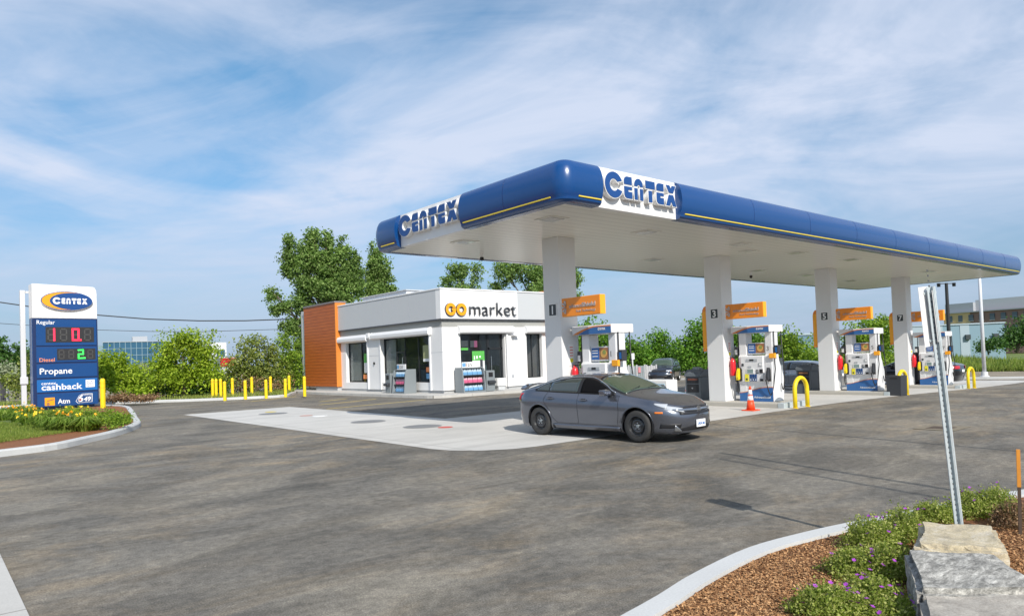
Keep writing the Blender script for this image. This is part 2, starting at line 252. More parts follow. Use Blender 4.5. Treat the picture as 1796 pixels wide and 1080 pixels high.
# ------------------------------------------------------------------ helpers
COL = scene.collection
def tag(o, label=None, cat=None, group=None, kind=None):
    for k, v in (('label', label), ('category', cat), ('group', group), ('kind', kind)):
        if v: o[k] = v
    return o
def thing(name, loc, label, cat, group=None, rz=0.0):
    o = bpy.data.objects.new(name, None); COL.objects.link(o); o.location = loc; o.rotation_euler = (0, 0, rz)
    o.empty_display_size = 0.2
    return tag(o, label, cat, group)
def rootloc(p):
    while p.parent: p = p.parent
    return Vector(p.location)
def place(name, me, parent=None, world=False):
    o = bpy.data.objects.new(name, me); COL.objects.link(o)
    if parent is not None:
        o.parent = parent
        if world:
            me.transform(Matrix.Translation(-rootloc(parent)))
    return o
class MB:
    def __init__(s): s.v = []; s.f = []
    def add(s, vs, fs):
        n = len(s.v); s.v += [tuple(v) for v in vs]; s.f += [tuple(i+n for i in f) for f in fs]; return s
    def box(s, x0, x1, y0, y1, z0, z1):
        return s.add([(x0, y0, z0), (x1, y0, z0), (x1, y1, z0), (x0, y1, z0), (x0, y0, z1), (x1, y0, z1), (x1, y1, z1), (x0, y1, z1)],
                     [(3, 2, 1, 0), (4, 5, 6, 7), (0, 1, 5, 4), (1, 2, 6, 5), (2, 3, 7, 6), (3, 0, 4, 7)])
    def prism(s, poly, a0, a1, axis='y'):
        def P(p, a): return (a, p[0], p[1]) if axis == 'x' else (p[0], a, p[1]) if axis == 'y' else (p[0], p[1], a)
        n = len(poly); vs = [P(p, a0) for p in poly]+[P(p, a1) for p in poly]
        return s.add(vs, [tuple(range(n-1, -1, -1)), tuple(range(n, 2*n))]+[(i, (i+1) % n, n+(i+1) % n, n+i) for i in range(n)])
    def tube(s, pts, r, n=8, cap=True):
        pts = [Vector(p) for p in pts]; rs = r if isinstance(r, (list, tuple)) else [r]*len(pts); rings = []
        base = len(s.v); pa = None
        for i, p in enumerate(pts):
            t = (pts[min(i+1, len(pts)-1)]-pts[max(i-1, 0)]).normalized()
            if pa is None:
                a = t.cross(Vector((0, 0, 1)))
                if a.length < 1e-3: a = t.cross(Vector((1, 0, 0)))
            else: a = pa-t*pa.dot(t)
            a.normalize(); pa = a; b = a.cross(t)
            for k in range(n):
                w = 2*math.pi*k/n; s.v.append(tuple(p+(a*math.cos(w)+b*math.sin(w))*rs[i]))
        for i in range(len(pts)-1):
            for k in range(n):
                q = base+i*n; s.f.append((q+k, q+(k+1) % n, q+n+(k+1) % n, q+n+k))
        if cap:
            s.f.append(tuple(base+k for k in range(n-1, -1, -1))); s.f.append(tuple(base+(len(pts)-1)*n+k for k in range(n)))
        return s
    def lathe(s, prof, n=20, c=(0, 0, 0), axis='z', cap=True):
        base = len(s.v)
        for (r, h) in prof:
            for k in range(n):
                w = 2*math.pi*k/n; x, y = r*math.cos(w), r*math.sin(w)
                s.v.append((c[0]+x, c[1]+y, c[2]+h) if axis == 'z' else (c[0]+x, c[1]+h, c[2]+y) if axis == 'y' else (c[0]+h, c[1]+x, c[2]+y))
        for i in range(len(prof)-1):
            for k in range(n):
                q = base+i*n; s.f.append((q+k, q+(k+1) % n, q+n+(k+1) % n, q+n+k))
        if cap: s.f.append(tuple(base+k for k in range(n-1, -1, -1))); s.f.append(tuple(base+(len(prof)-1)*n+k for k in range(n)))
        return s
    def mesh(s, name, m, smooth=False):
        me = bpy.data.meshes.new(name); me.from_pydata(s.v, [], s.f)
        bm = bmesh.new(); bm.from_mesh(me); bmesh.ops.recalc_face_normals(bm, faces=bm.faces); bm.to_mesh(me); bm.free()
        if m: me.materials.append(m)
        if smooth: me.shade_smooth()
        return me
    def build(s, name, m, parent=None, world=False, bevel=0.0, smooth=False, segs=2):
        o = place(name, s.mesh(name, m, smooth), parent, world)
        if bevel:
            b = o.modifiers.new('bevel', 'BEVEL'); b.width = bevel; b.segments = segs; b.limit_method = 'ANGLE'; b.angle_limit = R_(40)
        return o
def children(o): return [c for c in bpy.data.objects if c.parent == o]
def copy_tree(o, parent=None):
    c = o.copy(); COL.objects.link(c)
    if parent: c.parent = parent
    for ch in list(o.children): copy_tree(ch, c)
    return c
def frame(o, u, v):
    u = Vector(u).normalized(); v = Vector(v).normalized(); n = u.cross(v); o = Vector(o)
    return Matrix(((u.x, v.x, n.x, o.x), (u.y, v.y, n.y, o.y), (u.z, v.z, n.z, o.z), (0, 0, 0, 1)))
def curve_mesh(cu, M, m, name):
    ob = bpy.data.objects.new('tmp', cu); COL.objects.link(ob)
    dg = bpy.context.evaluated_depsgraph_get(); me = bpy.data.meshes.new_from_object(ob.evaluated_get(dg)); bpy.data.objects.remove(ob)
    me.name = name; me.transform(M); me.materials.clear(); me.materials.append(m); return me
def text(name, body, M, size, m, parent=None, world=False, depth=0.004, bold=0.0, width=None, align='LEFT', shear=0.0):
    cu = bpy.data.curves.new(name, 'FONT'); cu.body = body; cu.size = size; cu.extrude = depth/2; cu.offset = bold*size; cu.align_x = align; cu.resolution_u = 3; cu.shear = shear
    me = curve_mesh(cu, Matrix.Identity(4), m, name)
    if width and len(me.vertices):
        xs = [v.co.x for v in me.vertices]; k = width/(max(xs)-min(xs)); me.transform(Matrix.Diagonal((k, 1, 1, 1)))
    me.transform(M @ Matrix.Translation((0, 0, depth/2)))
    return place(name, me, parent, world)
def shape(name, loops, M, depth, m, parent=None, world=False, offset=0.0):
    cu = bpy.data.curves.new(name, 'CURVE'); cu.dimensions = '2D'; cu.fill_mode = 'BOTH'; cu.extrude = depth/2; cu.offset = offset
    for lp in loops:
        sp = cu.splines.new('POLY'); sp.points.add(len(lp)-1)
        for i, p in enumerate(lp): sp.points[i].co = (p[0], p[1], 0, 1)
        sp.use_cyclic_u = True
    me = curve_mesh(cu, M @ Matrix.Translation((0, 0, depth/2)), m, name)
    return place(name, me, parent, world)
def arc(cx, cy, rx, ry, a0, a1, n=16):
    return [(cx+rx*math.cos(R_(a0+(a1-a0)*i/n)), cy+ry*math.sin(R_(a0+(a1-a0)*i/n))) for i in range(n+1)]
def logo_loops():
    """the station's stencil lettering, five small letters after a large round C, unit height"""
    L = []
    L.append(arc(.5, .5, .5, .5, 24, 336, 36)+arc(.5, .5, .235, .235, 325, 35, 24))
    t, c1, c0, b, w = .92, .61, .53, .07, .46
    def E(x):
        L.append([(x, c1), (x+w, c1), (x+w, t)]+[(x+.18, t)]+arc(x+.18, t-.18, .18, .18, 90, 180, 6))
        L.append([(x, c0), (x+w, c0), (x+w, c0-.12), (x+.24, c0-.12), (x+.24, c0-.20), (x+w, c0-.20), (x+w, b), (x+.16, b)]+arc(x+.16, b+.16, .16, .16, 270, 180, 6))
    E(1.08)
    x = 1.68
    L.append([(x, c1)]+arc(x+.26, c1+.03, .26, .28, 180, 0, 14)+[(x+.52, c1), (x+.33, c1)]+arc(x+.26, c1, .07, .07, 0, 180, 4)+[(x+.19, c1)])
    L.append([(x, c0), (x+.19, c0), (x+.19, b), (x, b)]); L.append([(x+.33, c0), (x+.52, c0), (x+.52, b), (x+.33, b)])
    x = 2.36
    L.append([(x, c1), (x+.58, c1), (x+.58, t), (x, t)]); L.append([(x+.18, c0), (x+.40, c0), (x+.40, b), (x+.18, b)])
    E(3.04)
    x = 3.66
    L.append([(x, t), (x+.24, t), (x+.31, t-.12), (x+.40, t), (x+.64, t), (x+.46, c1), (x+.18, c1)])
    L.append([(x+.18, c0), (x+.46, c0), (x+.66, b), (x+.42, b), (x+.32, b+.18), (x+.23, b), (x-.02, b)])
    return L
LOGO = logo_loops(); LOGO_W = 4.32
def scaled(loops, sx, sy, dx=0, dy=0): return [[(p[0]*sx+dx, p[1]*sy+dy) for p in l] for l in loops]
def grid_sheet(name, x0, x1, y0, y1, nx, ny, m, dz=0.0, fz=None, kind='structure'):
    vs = []; fs = []
    for j in range(ny+1):
        for i in range(nx+1):
            x = x0+(x1-x0)*i/nx; y = y0+(y1-y0)*j/ny; vs.append((x, y, (fz(x, y) if fz else G(x))+dz))
    for j in range(ny):
        for i in range(nx):
            q = j*(nx+1)+i; fs.append((q, q+1, q+nx+2, q+nx+1))
    o = MB().add(vs, fs).build(name, m); return tag(o, kind=kind)
def poly_sheet(name, pts, m, dz, kind='structure', cut=1.5, thick=0.0, flat=None):
    """flat polygon draped on the forecourt"""
    bm = bmesh.new(); f = bm.faces.new([bm.verts.new((p[0], p[1], 0)) for p in pts])
    xs = [p[0] for p in pts]
    x = math.ceil(min(xs)/cut)*cut
    while x < max(xs):
        if x > 6.9: bmesh.ops.bisect_plane(bm, geom=bm.verts[:]+bm.edges[:]+bm.faces[:], plane_co=(x, 0, 0), plane_no=(1, 0, 0))
        x += cut
    bmesh.ops.triangulate(bm, faces=bm.faces)
    if thick:
        r = bmesh.ops.extrude_face_region(bm, geom=bm.faces[:]); low = [v for v in r['geom'] if isinstance(v, bmesh.types.BMVert)]
        for v in low: v.co.z = -thick
    for v in bm.verts: v.co.z += (G(v.co.x) if flat is None else flat)+dz
    bmesh.ops.recalc_face_normals(bm, faces=bm.faces)
    if not thick:
        for f in bm.faces:
            if f.normal.z < 0: f.normal_flip()
    me = bpy.data.meshes.new(name); bm.to_mesh(me); bm.free(); me.materials.append(m)
    o = bpy.data.objects.new(name, me); COL.objects.link(o); return tag(o, kind=kind)
def smooth_line(pts, n=6):
    P = [Vector((p[0], p[1], 0)) for p in pts]; out = []
    for i in range(len(P)-1):
        a, b, c, d = P[max(i-1, 0)], P[i], P[i+1], P[min(i+2, len(P)-1)]
        for k in range(n):
            t = k/n; out.append(0.5*((2*b)+(c-a)*t+(2*a-5*b+4*c-d)*t*t+(-a+3*b-3*c+d)*t**3))
    out.append(P[-1]); return [(p.x, p.y) for p in out]
def kerb(name, line, w=0.2, h=0.14, side=1, m=None):
    """kerb along a line; side=1 puts its width to the left of the direction of travel"""
    prof = [(0, -0.05), (0.012, h-0.03), (0.04, h), (w, h), (w, -0.05)]
    vs = []; fs = []; n = len(prof); P = [Vector((p[0], p[1])) for p in line]
    for i, p in enumerate(P):
        t = (P[min(i+1, len(P)-1)]-P[max(i-1, 0)]).normalized(); nn = Vector((-t.y, t.x))*side
        for (o_, z) in prof:
            q = p+nn*o_; vs.append((q.x, q.y, G(p.x)+z))
    for i in range(len(P)-1):
        for k in range(n-1): fs.append((i*n+k, i*n+k+1, (i+1)*n+k+1, (i+1)*n+k))
    fs.append(tuple(range(n))); fs.append(tuple((len(P)-1)*n+k for k in range(n-1, -1, -1)))
    return tag(MB().add(vs, fs).build(name, m or M_kerb), kind='structure')
# ------------------------------------------------------------------ ground
grid_sheet('terrain', -700, 900, -200, 1200, 40, 40, M_grass, fz=lambda x, y: -1.3)
grid_sheet('asphalt', -60, 75, -40, 75, 90, 60, MATS['asphalt'])
PADL, PADF = -4.55, -2.05
pad = [(PADL+1.5, PADF)]+[(PADL+1.5-1.5*math.sin(R_(t)), PADF+1.5-1.5*math.cos(R_(t))) for t in (20, 45, 70)]+[(PADL, PADF+1.5), (PADL, 17.1), (-0.25, 17.1), (-0.25, 5.25), (31.5, 5.25), (31.5, PADF)]
poly_sheet('concrete_pad', pad, M_conc, 0.006)
poly_sheet('near_pavement', [(-13.4, -2.0), (-11.76, -2.0), (-11.72, -7.5), (-13.4, -7.5)], M_walk, 0.02)
def u2(px, py): q = un(px, py); return (q.x, q.y)
# parking lines beside the shop
for aa, bb in (((572.7, 717), (746, 701)), ((560, 710), (659.5, 699.6)), ((560, 704.5), (608.7, 699)), ((440, 704), (520, 695))):
    p0, p1 = Vector(u2(*aa)), Vector(u2(*bb)); t = (p1-p0).normalized(); n_ = Vector((-t.y, t.x))*0.085
    o_ = poly_sheet('parking_line', [p0-n_, p1-n_, p1+n_, p0+n_], M_parkl, 0.006)
# sidewalk around the shop
SX, SY = 5.9, 14.9
walk = [(SX+0.8, SY)]+[(SX+0.8-0.8*math.sin(R_(t)), SY+0.8-0.8*math.cos(R_(t))) for t in (30, 60)]+[(SX, SY+0.8), (SX-0.2, 26.5), (SX+0.4, 36), (24, 36), (24, SY+0.3)]
poly_sheet('shop_sidewalk', walk, M_walk, 0.13, thick=0.25)
# far left kerb and verge
kl = smooth_line([u2(*p) for p in ((-160, 727), (-60, 720), (0, 716), (100, 712), (185, 708.5), (300, 705), (370, 702.5), (450, 699), (500, 696))]+[(5.0, 29.5), (5.9, 31)], 4)
kerb('kerb_far_left', kl, 0.45, 0.13, 1)
poly_sheet('verge_left', [(p[0]-0.15, p[1]+0.3) for p in kl]+[(30, 40), (40, 75), (-90, 95), (-90, 30)], M_soil, 0.115)
# left planted island with the price sign
li = smooth_line([u2(*p) for p in ((-160, 828), (-60, 810), (0, 801.3), (101, 788), (160, 775), (203, 765), (232, 755.5), (246, 749), (247, 743.5))]+[(-6.4, 16.0), (-5.6, 20.5), (-4.9, 25.6), (-5.6, 29.0), (-8, 31)], 4)
kerb('kerb_left_island', li, 0.22, 0.15, 1)
poly_sheet('left_mulch_bed', [(p[0]-0.12, p[1]+0.06) for p in li]+[(-40, 44), (-40, 0)], M_mulch, 0.10)
poly_sheet('left_lawn', [u2(*p) for p in ((-200, 800), (-60, 785), (0, 776), (60, 768), (120, 755.5), (80, 752), (40, 747), (0, 735), (-100, 724))], M_grass, 0.125)
# right foreground bed
rk = [(-12.0, -11.3), (-10.6, -10.15), (-9.5, -9.55)]+[u2(*p) for p in ((1146, 1080), (1212, 1037), (1306, 990), (1400, 962), (1485, 942), (1600, 918), (1700, 893), (1830, 872))]+[(2, -11.0), (9, -11.6), (20, -12.2)]
rk = smooth_line(rk, 4)
kerb('kerb_right_bed', rk, 0.2, 0.15, -1)
def bedz(x, y): return 0.11
poly_sheet('right_mulch_bed', [(p[0]+0.02, p[1]-0.12) for p in rk]+[(20, -22), (-20, -22), (-14, -14)], M_mulch, 0.12)
# far right kerb, gravel shoulder and grass hill
def u3(px, py): q = un(px, py, -0.38); return (q.x, q.y)
kr = smooth_line([u3(*p) for p in ((2100, 660), (1950, 663), (1796, 665), (1700, 666), (1600, 666), (1500, 667), (1400, 668), (1300, 668), (1200, 667), (1100, 668), (1040, 670))], 3)
kerb('kerb_far_right', kr, 0.4, 0.12, -1)
kb = [(p[0]+.2, p[1]+.2) for p in kr]
d_ = Vector((0.64, 0.77))
poly_sheet('gravel_shoulder', kb+[(p[0]+d_.x*14, p[1]+d_.y*14) for p in reversed(kb)], M_soil, 0.09)
hill = [u3(*p) for p in ((2300, 650), (1950, 652), (1796, 653.5), (1700, 654), (1600, 654), (1500, 655), (1400, 656), (1300, 657))]
vs = []; fs = []; NR = 14
for i, p in enumerate(hill):
    for j in range(NR+1):
        t = j/NR; rise = (1.25 if i < 4 else 0.8)*(1-math.cos(min(1, t*1.15)*math.pi))/2
        vs.append((p[0]+d_.x*62*t, p[1]+d_.y*62*t, -0.30+rise+0.12*noise.noise(Vector((p[0]*.2, t*9, 0)))*(t > 0)))
for i in range(len(hill)-1):
    for j in range(NR): q = i*(NR+1)+j; fs.append((q, q+NR+1, q+NR+2, q+1))
tag(MB().add(vs, fs).build('grass_hill', M_grass, smooth=True), kind='structure')
# ------------------------------------------------------------------ canopy over the pumps
CX0, CX1, CY0, CY1, ZS, ZT = -2.76, 26.78, -2.79, 4.67, 4.80, 5.64
COLX = (0.0, 7.1, 14.45, 21.6); COLY = 0.30
canopy = thing('fuel_canopy', (12, 1, 0), 'long white canopy with rounded blue fascia over the four rows of fuel pumps', 'canopy')
def side_pts(seg):
    """seg: list of (x,y,nx,ny)"""
    return seg
def fascia(name, seg, prof, m):
    vs = []; fs = []; n = len(prof)
    for (x, y, nx, ny) in seg:
        for (o_, z) in prof: vs.append((x+nx*o_, y+ny*o_, ZS-0.01+z))
    for i in range(len(seg)-1):
        for k in range(n): fs.append((i*n+k, i*n+(k+1) % n, (i+1)*n+(k+1) % n, (i+1)*n+k))
    fs.append(tuple(range(n))); fs.append(tuple((len(seg)-1)*n+k for k in range(n-1, -1, -1)))
    o = MB().add(vs, fs).build(name, m, canopy, True)
    if name == 'blue_fascia':
        o.data.shade_smooth(); o.data.set_sharp_from_angle(angle=R_(34))
    return o
H = ZT-ZS+0.01
bull = [(0, 0), (0.05, 0.0), (0.10, 0.02), (0.13, 0.055), (0.135, 0.10), (0.15, 0.13), (0.17, 0.19), (0.19, 0.30), (0.20, 0.42), (0.19, 0.55), (0.16, 0.68), (0.11, 0.78), (0.05, 0.83), (0, H), (-0.15, H), (-0.15, 0)]
strp = [(0.133, 0.102), (0.158, 0.106), (0.160, 0.128), (0.14, 0.128)]
flat = [(0, 0), (0, H-0.01), (-0.15, H-0.01), (-0.15, 0)]
IN = 0.12   # the fascia's base line lies this far inside its outer bulge
X0, X1, Y0, Y1 = CX0+IN, CX1-IN, CY0+IN, CY1-IN
def corner(cx, cy, a0, a1, r=0.16, n=6):
    return [(cx+r*math.cos(R_(a)), cy+r*math.sin(R_(a)), math.cos(R_(a)), math.sin(R_(a))) for a in [a0+(a1-a0)*i/n for i in range(n+1)]]
r = 0.16
nearc = corner(X0+r, Y0+r, 180, 270)
def line(p, q, nx, ny, n=1): return [(p[0]+(q[0]-p[0])*i/n, p[1]+(q[1]-p[1])*i/n, nx, ny) for i in range(n+1)]
bull_c = bull
segA = [(X0, 0.62, -1, 0)]+nearc+[(-1.72, Y0, 0, -1)]
segB = [(0.90, Y0, 0, -1)]+corner(X1-r, Y0+r, 270, 360)+corner(X1-r, Y1-r, 0, 90)+corner(X0+r, Y1-r, 90, 180)+[(X0, 3.50, -1, 0)]
for sg in (segA, segB): fascia('blue_fascia', sg, bull, M_blue)
for sg in ([(X0, 0.62-.10, -1, 0)]+[(X0, Y0+.25, -1, 0)], [(X0+.25, Y0, 0, -1), (-1.74, Y0, 0, -1)], [(1.05, Y0, 0, -1), (X1-.25, Y0, 0, -1)], [(X0, Y1-.25, -1, 0), (X0, 3.62, -1, 0)], [(X1, Y0+.25, 1, 0), (X1, Y1-.25, 1, 0)]):
    fascia('yellow_stripe', sg, strp, M_yel)
fascia('white_sign_panel', [(-1.72, Y0, 0, -1), (0.90, Y0, 0, -1)], flat, M_white)
fascia('white_sign_panel', [(X0, 3.50, -1, 0), (X0, 0.62, -1, 0)], flat, M_white)
# thin joints between fascia sheets
jm = mat('fascia_joint', (0.004, 0.03, 0.14), 0.4)
for x in [3.9+2.9*i for i in range(8)]:
    fascia('panel_joint', [(x, Y0, 0, -1), (x+.018, Y0, 0, -1)], [(o_+.002, z) for o_, z in bull[5:13]]+[(0.0, 0.5)], jm)
for y in (-1.0,): fascia('panel_joint', [(X0, y+.018, -1, 0), (X0, y, -1, 0)], [(o_+.002, z) for o_, z in bull[5:13]]+[(0.0, 0.5)], jm)
MB().box(X0+.01, X1-.01, Y0+.01, Y1-.01, ZS, ZS+0.08).build('soffit', M_soffit, canopy, True)
MB().box(X0+.15, X1-.15, Y0+.15, Y1-.15, ZS+0.5, ZS+0.6).build('roof_deck', M_grey, canopy, True)
def fuel_logo(M, w, h, depth, parent, world=True, name='lettering', back=True):
    k = h; kx = w/LOGO_W; L = scaled(LOGO, kx, h)
    if back:
        b = shape(name+'_backing', L, M, depth, M_white, parent, world, offset=0.018)
    return shape(name, L, M @ Matrix.Translation((0, 0, depth if back else 0)), 0.01, M_navy if back else M_txtw, parent, world)
fuel_logo(frame((-1.60, Y0, ZS+0.20), (1, 0, 0), (0, 0, 1)), 2.36, 0.54, 0.13, canopy)
fuel_logo(frame((X0, 3.38, ZS+0.20), (0, -1, 0), (0, 0, 1)), 2.62, 0.54, 0.13, canopy)
# columns
for i, x in enumerate(COLX):
    g = G(x+.3)
    c_ = MB().box(x, x+.6, COLY, COLY+.6, g+.15, ZS).build('column', M_colm, canopy, True, bevel=0.008)
    pl = MB().box(x-.012, x, COLY+.13, COLY+.42, 2.78, 3.12).build('number_plate', M_white, None); pl.parent = c_; pl.data.transform(Matrix.Translation(-Vector(canopy.location)))
    p2 = MB().box(x-.016, x-.012, COLY+.15, COLY+.40, 2.81, 3.09).build('plate_face', M_num, None); p2.parent = c_; p2.data.transform(Matrix.Translation(-Vector(canopy.location)))
    t_ = text('number', str(1+2*i), frame((x-.0165, COLY+.275, 2.845), (0, -1, 0), (0, 0, 1)), 0.30, M_txtw, None, depth=.003, bold=.02, align='CENTER'); t_.parent = c_; t_.data.transform(Matrix.Translation(-Vector(canopy.location)))
# beams of light fittings under the soffit
for (px, py) in ((968, 384), (815, 424), (1133, 407), (1310, 440), (1145, 455), (1296, 428), (1396, 443), (1492, 455), (1330, 474), (1415, 482), (1492, 492), (1630, 476)):
    q = un(px, py, ZS)
    dl = MB().box(q.x-.28, q.x+.28, q.y-.28, q.y+.28, ZS-.012, ZS).build('downlight', mat('downlight_trim', (0.68, 0.67, 0.62), 0.4), canopy, True, bevel=.01)
    ln = MB().box(q.x-.20, q.x+.20, q.y-.20, q.y+.20, ZS-.022, ZS-.012).build('lens', mat('lens_grey', (0.55, 0.55, 0.53), 0.15), None); ln.parent = dl; ln.data.transform(Matrix.Translation(-Vector(canopy.location)))
for (px, py) in ((845, 452), (1317, 485)):
    q = un(px, py-4, ZS-.05)
    cm = MB().lathe([(.05, 0), (.05, -.08), (.035, -.10)], 12, (q.x, q.y, ZS)).build('camera_mount', M_white, canopy, True)
    dm = MB().lathe([(.045, -.10), (.06, -.13), (.05, -.19), (.01, -.21)], 12, (q.x, q.y, ZS)).build('camera_dome', M_black, None, smooth=True); dm.parent = cm; dm.data.transform(Matrix.Translation(-Vector(canopy.location)))
# ------------------------------------------------------------------ islands, hanging signs
EDGE = ['nearest', 'second', 'third', 'farthest']
NUM = ['1', '3', '5', '7']
ISLY0, ISLY1 = -1.72, 1.42
def island(i, x):
    g = G(x+.6)
    t = thing('pump_island', (x+.6, 0, g), f'raised concrete kerb island under fuel pump {NUM[i]}', 'pump island', 'raised islands under the pumps')
    MB().box(-.70, .75, ISLY0, ISLY1, -.02, .15).build('island_kerb', M_isl, t, bevel=.03)
    MB().box(-.712, .762, ISLY0-.012, ISLY0+.20, -.02, .155).build('steel_end', M_galv if i != 0 else M_isl, t, bevel=.02)
    return t
isl0 = None
for i, x in enumerate(COLX): island(i, x)
def hang_sign(i, x):
    t = thing('hanging_sign', (x, COLY, 2.73), f'orange box sign with silver shell emblem hung from the column of pump {NUM[i]}', 'sign', 'orange signs on the canopy columns')
    MB().box(-.20, -.02, -1.55, -.26, 0, .455).build('sign_box', M_oredge, t, bevel=.006)
    MB().box(-.206, -.20, -1.54, -.27, .012, .443).build('sign_face', M_orange, t)
    Mx = frame((-.206, -.34, .23), (0, -1, 0), (0, 0, 1))
    loops = []
    for k, a in enumerate((110, 142, 180, 218, 250)):
        c, s_ = math.cos(R_(a)), math.sin(R_(a)); p = (.10, 0)
        wv_ = .030
        e = (p[0]+.155*c, p[1]+.155*s_)
        loops.append([(p[0]+.03*c, p[1]+.03*s_), (e[0]-wv_*s_, e[1]+wv_*c), (e[0]+.012*c, e[1]+.012*s_), (e[0]+wv_*s_, e[1]-wv_*c)])
    shape('shell_emblem', loops, Mx, .02, M_silver, t)
    text('wordmark', 'advance', frame((-.206, -.53, .205), (0, -1, 0), (0, 0, 1)), .125, M_silver, t, depth=.015, width=.42)
    text('wordmark', 'Shield', frame((-.206, -.96, .205), (0, -1, 0), (0, 0, 1)), .14, M_silver, t, depth=.015, width=.44, bold=.02)
    text('tagline', 'Fuel Technology', frame((-.206, -.76, .09), (0, -1, 0), (0, 0, 1)), .085, M_silver, t, depth=.008, width=.64)
    MB().box(-.12, -.02, -.27, -.24, .08, .38).build('bracket', M_galv, t)
for i, x in enumerate(COLX): hang_sign(i, x)
for i, x in list(enumerate(COLX))[1:]:
    t = thing('banner_panel', (x+.3, COLY+.6, 1.45), f'tall orange panel with a rounded top on the back of column {NUM[i]}', 'sign', 'orange panels behind the columns')
    MB().prism([(0, .35), (.17, .30), (.17, 1.55), (.15, 1.66), (.10, 1.74), (0, 1.78)], -.27, .27, 'x').build('panel', M_orange, t, bevel=.01)
    MB().box(-.275, -.271, .01, .155, .40, 1.6).build('edge_strip', M_oredge, t)
# ------------------------------------------------------------------ fuel pumps: local x runs right along the face, y into the pump
def make_pump():
    t = thing('fuel_pump', (0, 0, 0), 'x', 'fuel pump', 'fuel pumps under the canopy', rz=R_(-90))
    sideprof = [(0.0, 0), (.62, 0), (.68, .40), (.67, .75), (.56, 1.02), (.44, 1.25), (.40, 1.55), (.40, 2.13), (0.05, 2.13), (0.05, 1.45), (0.0, 1.40)]
    MB().prism(sideprof, .90, 1.14, 'x').build('right_pillar', M_pumpw, t, bevel=.02)
    MB().prism(sideprof, .0, .26, 'x').build('left_pillar', M_pumpw, t, bevel=.02)
    MB().box(.26, .90, .01, .60, 0, 1.42).build('cabinet', M_pumpw, t, bevel=.012)
    MB().prism([(-.05, .62), (-.05, 1.40), (.02, 1.43), (.02, .60)], .10, .86, 'x').build('console', M_pumpw, t, bevel=.01)
    h = MB().box(-.18, 1.16, -.10, .70, 2.13, 2.35).build('header', M_pumpw, t, bevel=.02)
    top = [(-.17+1.3*k/14, 2.135+.19*math.sin(min(1, k/9)*math.pi/2)) for k in range(15)]
    shape('orange_swoosh', [[(-.15, 2.137)]+top[1:]+[(1.13, 2.137)]], frame((0, -.10, 0), (1, 0, 0), (0, 0, 1)), .003, M_woodedge, t)
    top2 = [(.02+1.12*k/14, 2.132+.165*math.sin(min(1, k/8)*math.pi/2)) for k in range(15)]
    shape('blue_swoosh', [[(-.05, 2.133)]+top2+[(1.14, 2.133)]], frame((0, -.104, 0), (1, 0, 0), (0, 0, 1)), .004, M_pblue, t)
    shape('header_wordmark', scaled(LOGO, .24/LOGO_W, .06), frame((.72, -.108, 2.215), (1, 0, 0), (0, 0, 1)), .003, M_txtw, t)
    sc = MB().box(.28, .89, .08, .20, 1.46, 1.82).build('ad_screen', M_pumpw, t, bevel=.01)
    def sub(b, name, m, par, **k): o = b.build(name, m, None, **k); o.parent = par; return o
    sub(MB().box(.31, .57, .072, .078, 1.50, 1.79), 'picture', mat('poster_blue', (.03, .12, .36), .5), sc); sub(MB().box(.57, .87, .073, .079, 1.50, 1.79), 'picture', M_food, sc)
    sub(MB().lathe([(.10, .064), (.10, .072)], 16, (.72, 0, 1.64), 'y'), 'picture', mat('food_gold', (.62, .36, .10), .5), sc); sub(MB().lathe([(.055, .058), (.055, .064)], 12, (.75, 0, 1.68), 'y'), 'picture', mat('food_olive', (.26, .30, .08), .5), sc)
    for z in (1.71, 1.65, 1.57): sub(MB().box(.34, .52, .069, .072, z, z+.02), 'picture_text', M_txtw, sc)
    y = -.052
    def item(name, x0, x1, z0, z1, m, d=.012, bev=0): MB().box(x0, x1, y-d, y, z0, z1).build(name, m, t, bevel=bev)
    item('card_slot_panel', .30, .68, 1.25, 1.32, M_pumpg); item('card_slot', .42, .56, 1.26, 1.31, M_black, .016)
    item('printed_card', .73, .84, 1.09, 1.20, M_pumpg); item('printed_card', .75, .82, 1.11, 1.18, M_white, .016)
    item('brand_sticker', .14, .21, 1.10, 1.18, M_num); item('price_strip', .36, .48, 1.05, 1.10, M_pumpg)
    item('display_bezel', .31, .56, .86, 1.02, M_white, .016); item('display', .335, .535, .88, 1.00, M_lcd, .02)
    item('keypad', .75, .86, .88, 1.00, M_black, .018, .004); item('keypad_key', .63, .69, .94, .98, M_num, .014); item('keypad_key', .63, .71, .87, .91, M_num, .014)
    item('receipt_slot', .76, .86, .63, .70, M_black, .018); item('yellow_grade_button', .24, .37, .62, .85, M_ygreen, .012, .02)
    for k in range(6): item('blue_grade_button', .405+.085*(k % 3), .48+.085*(k % 3), .63+.11*(k//3), .73+.11*(k//3), M_blue2, .012, .006)
    for k in range(3): item('grade_number', .43+.085*k, .455+.085*k, .655, .70, M_txtw, .015)
    item('grade_number', .275, .335, .66, .72, M_num, .016)
    text('pump_number', '?', frame((1.02, -.003, 1.56), (1, 0, 0), (0, 0, 1)), .20, M_num, t, align='CENTER', bold=.005)
    loopb = [(0, .0), (1.14, 0), (1.14, .43), (.9, .43), (.7, .405), (.45, .34), (.2, .275), (0, .25)]
    shape('orange_edge', [[(p[0], p[1]+(.022 if k > 1 else 0)) for k, p in enumerate(loopb)]], frame((0, .008, 0), (1, 0, 0), (0, 0, 1)), .012, M_woodedge, t)
    shape('blue_base', [loopb], frame((0, .004, 0), (1, 0, 0), (0, 0, 1)), .012, M_pblue, t)
    text('base_wordmark', 'AdvanceShield', frame((.50, -.010, .10), (1, 0, 0), (0, 0, 1)), .095, M_txtw, t, width=.55)
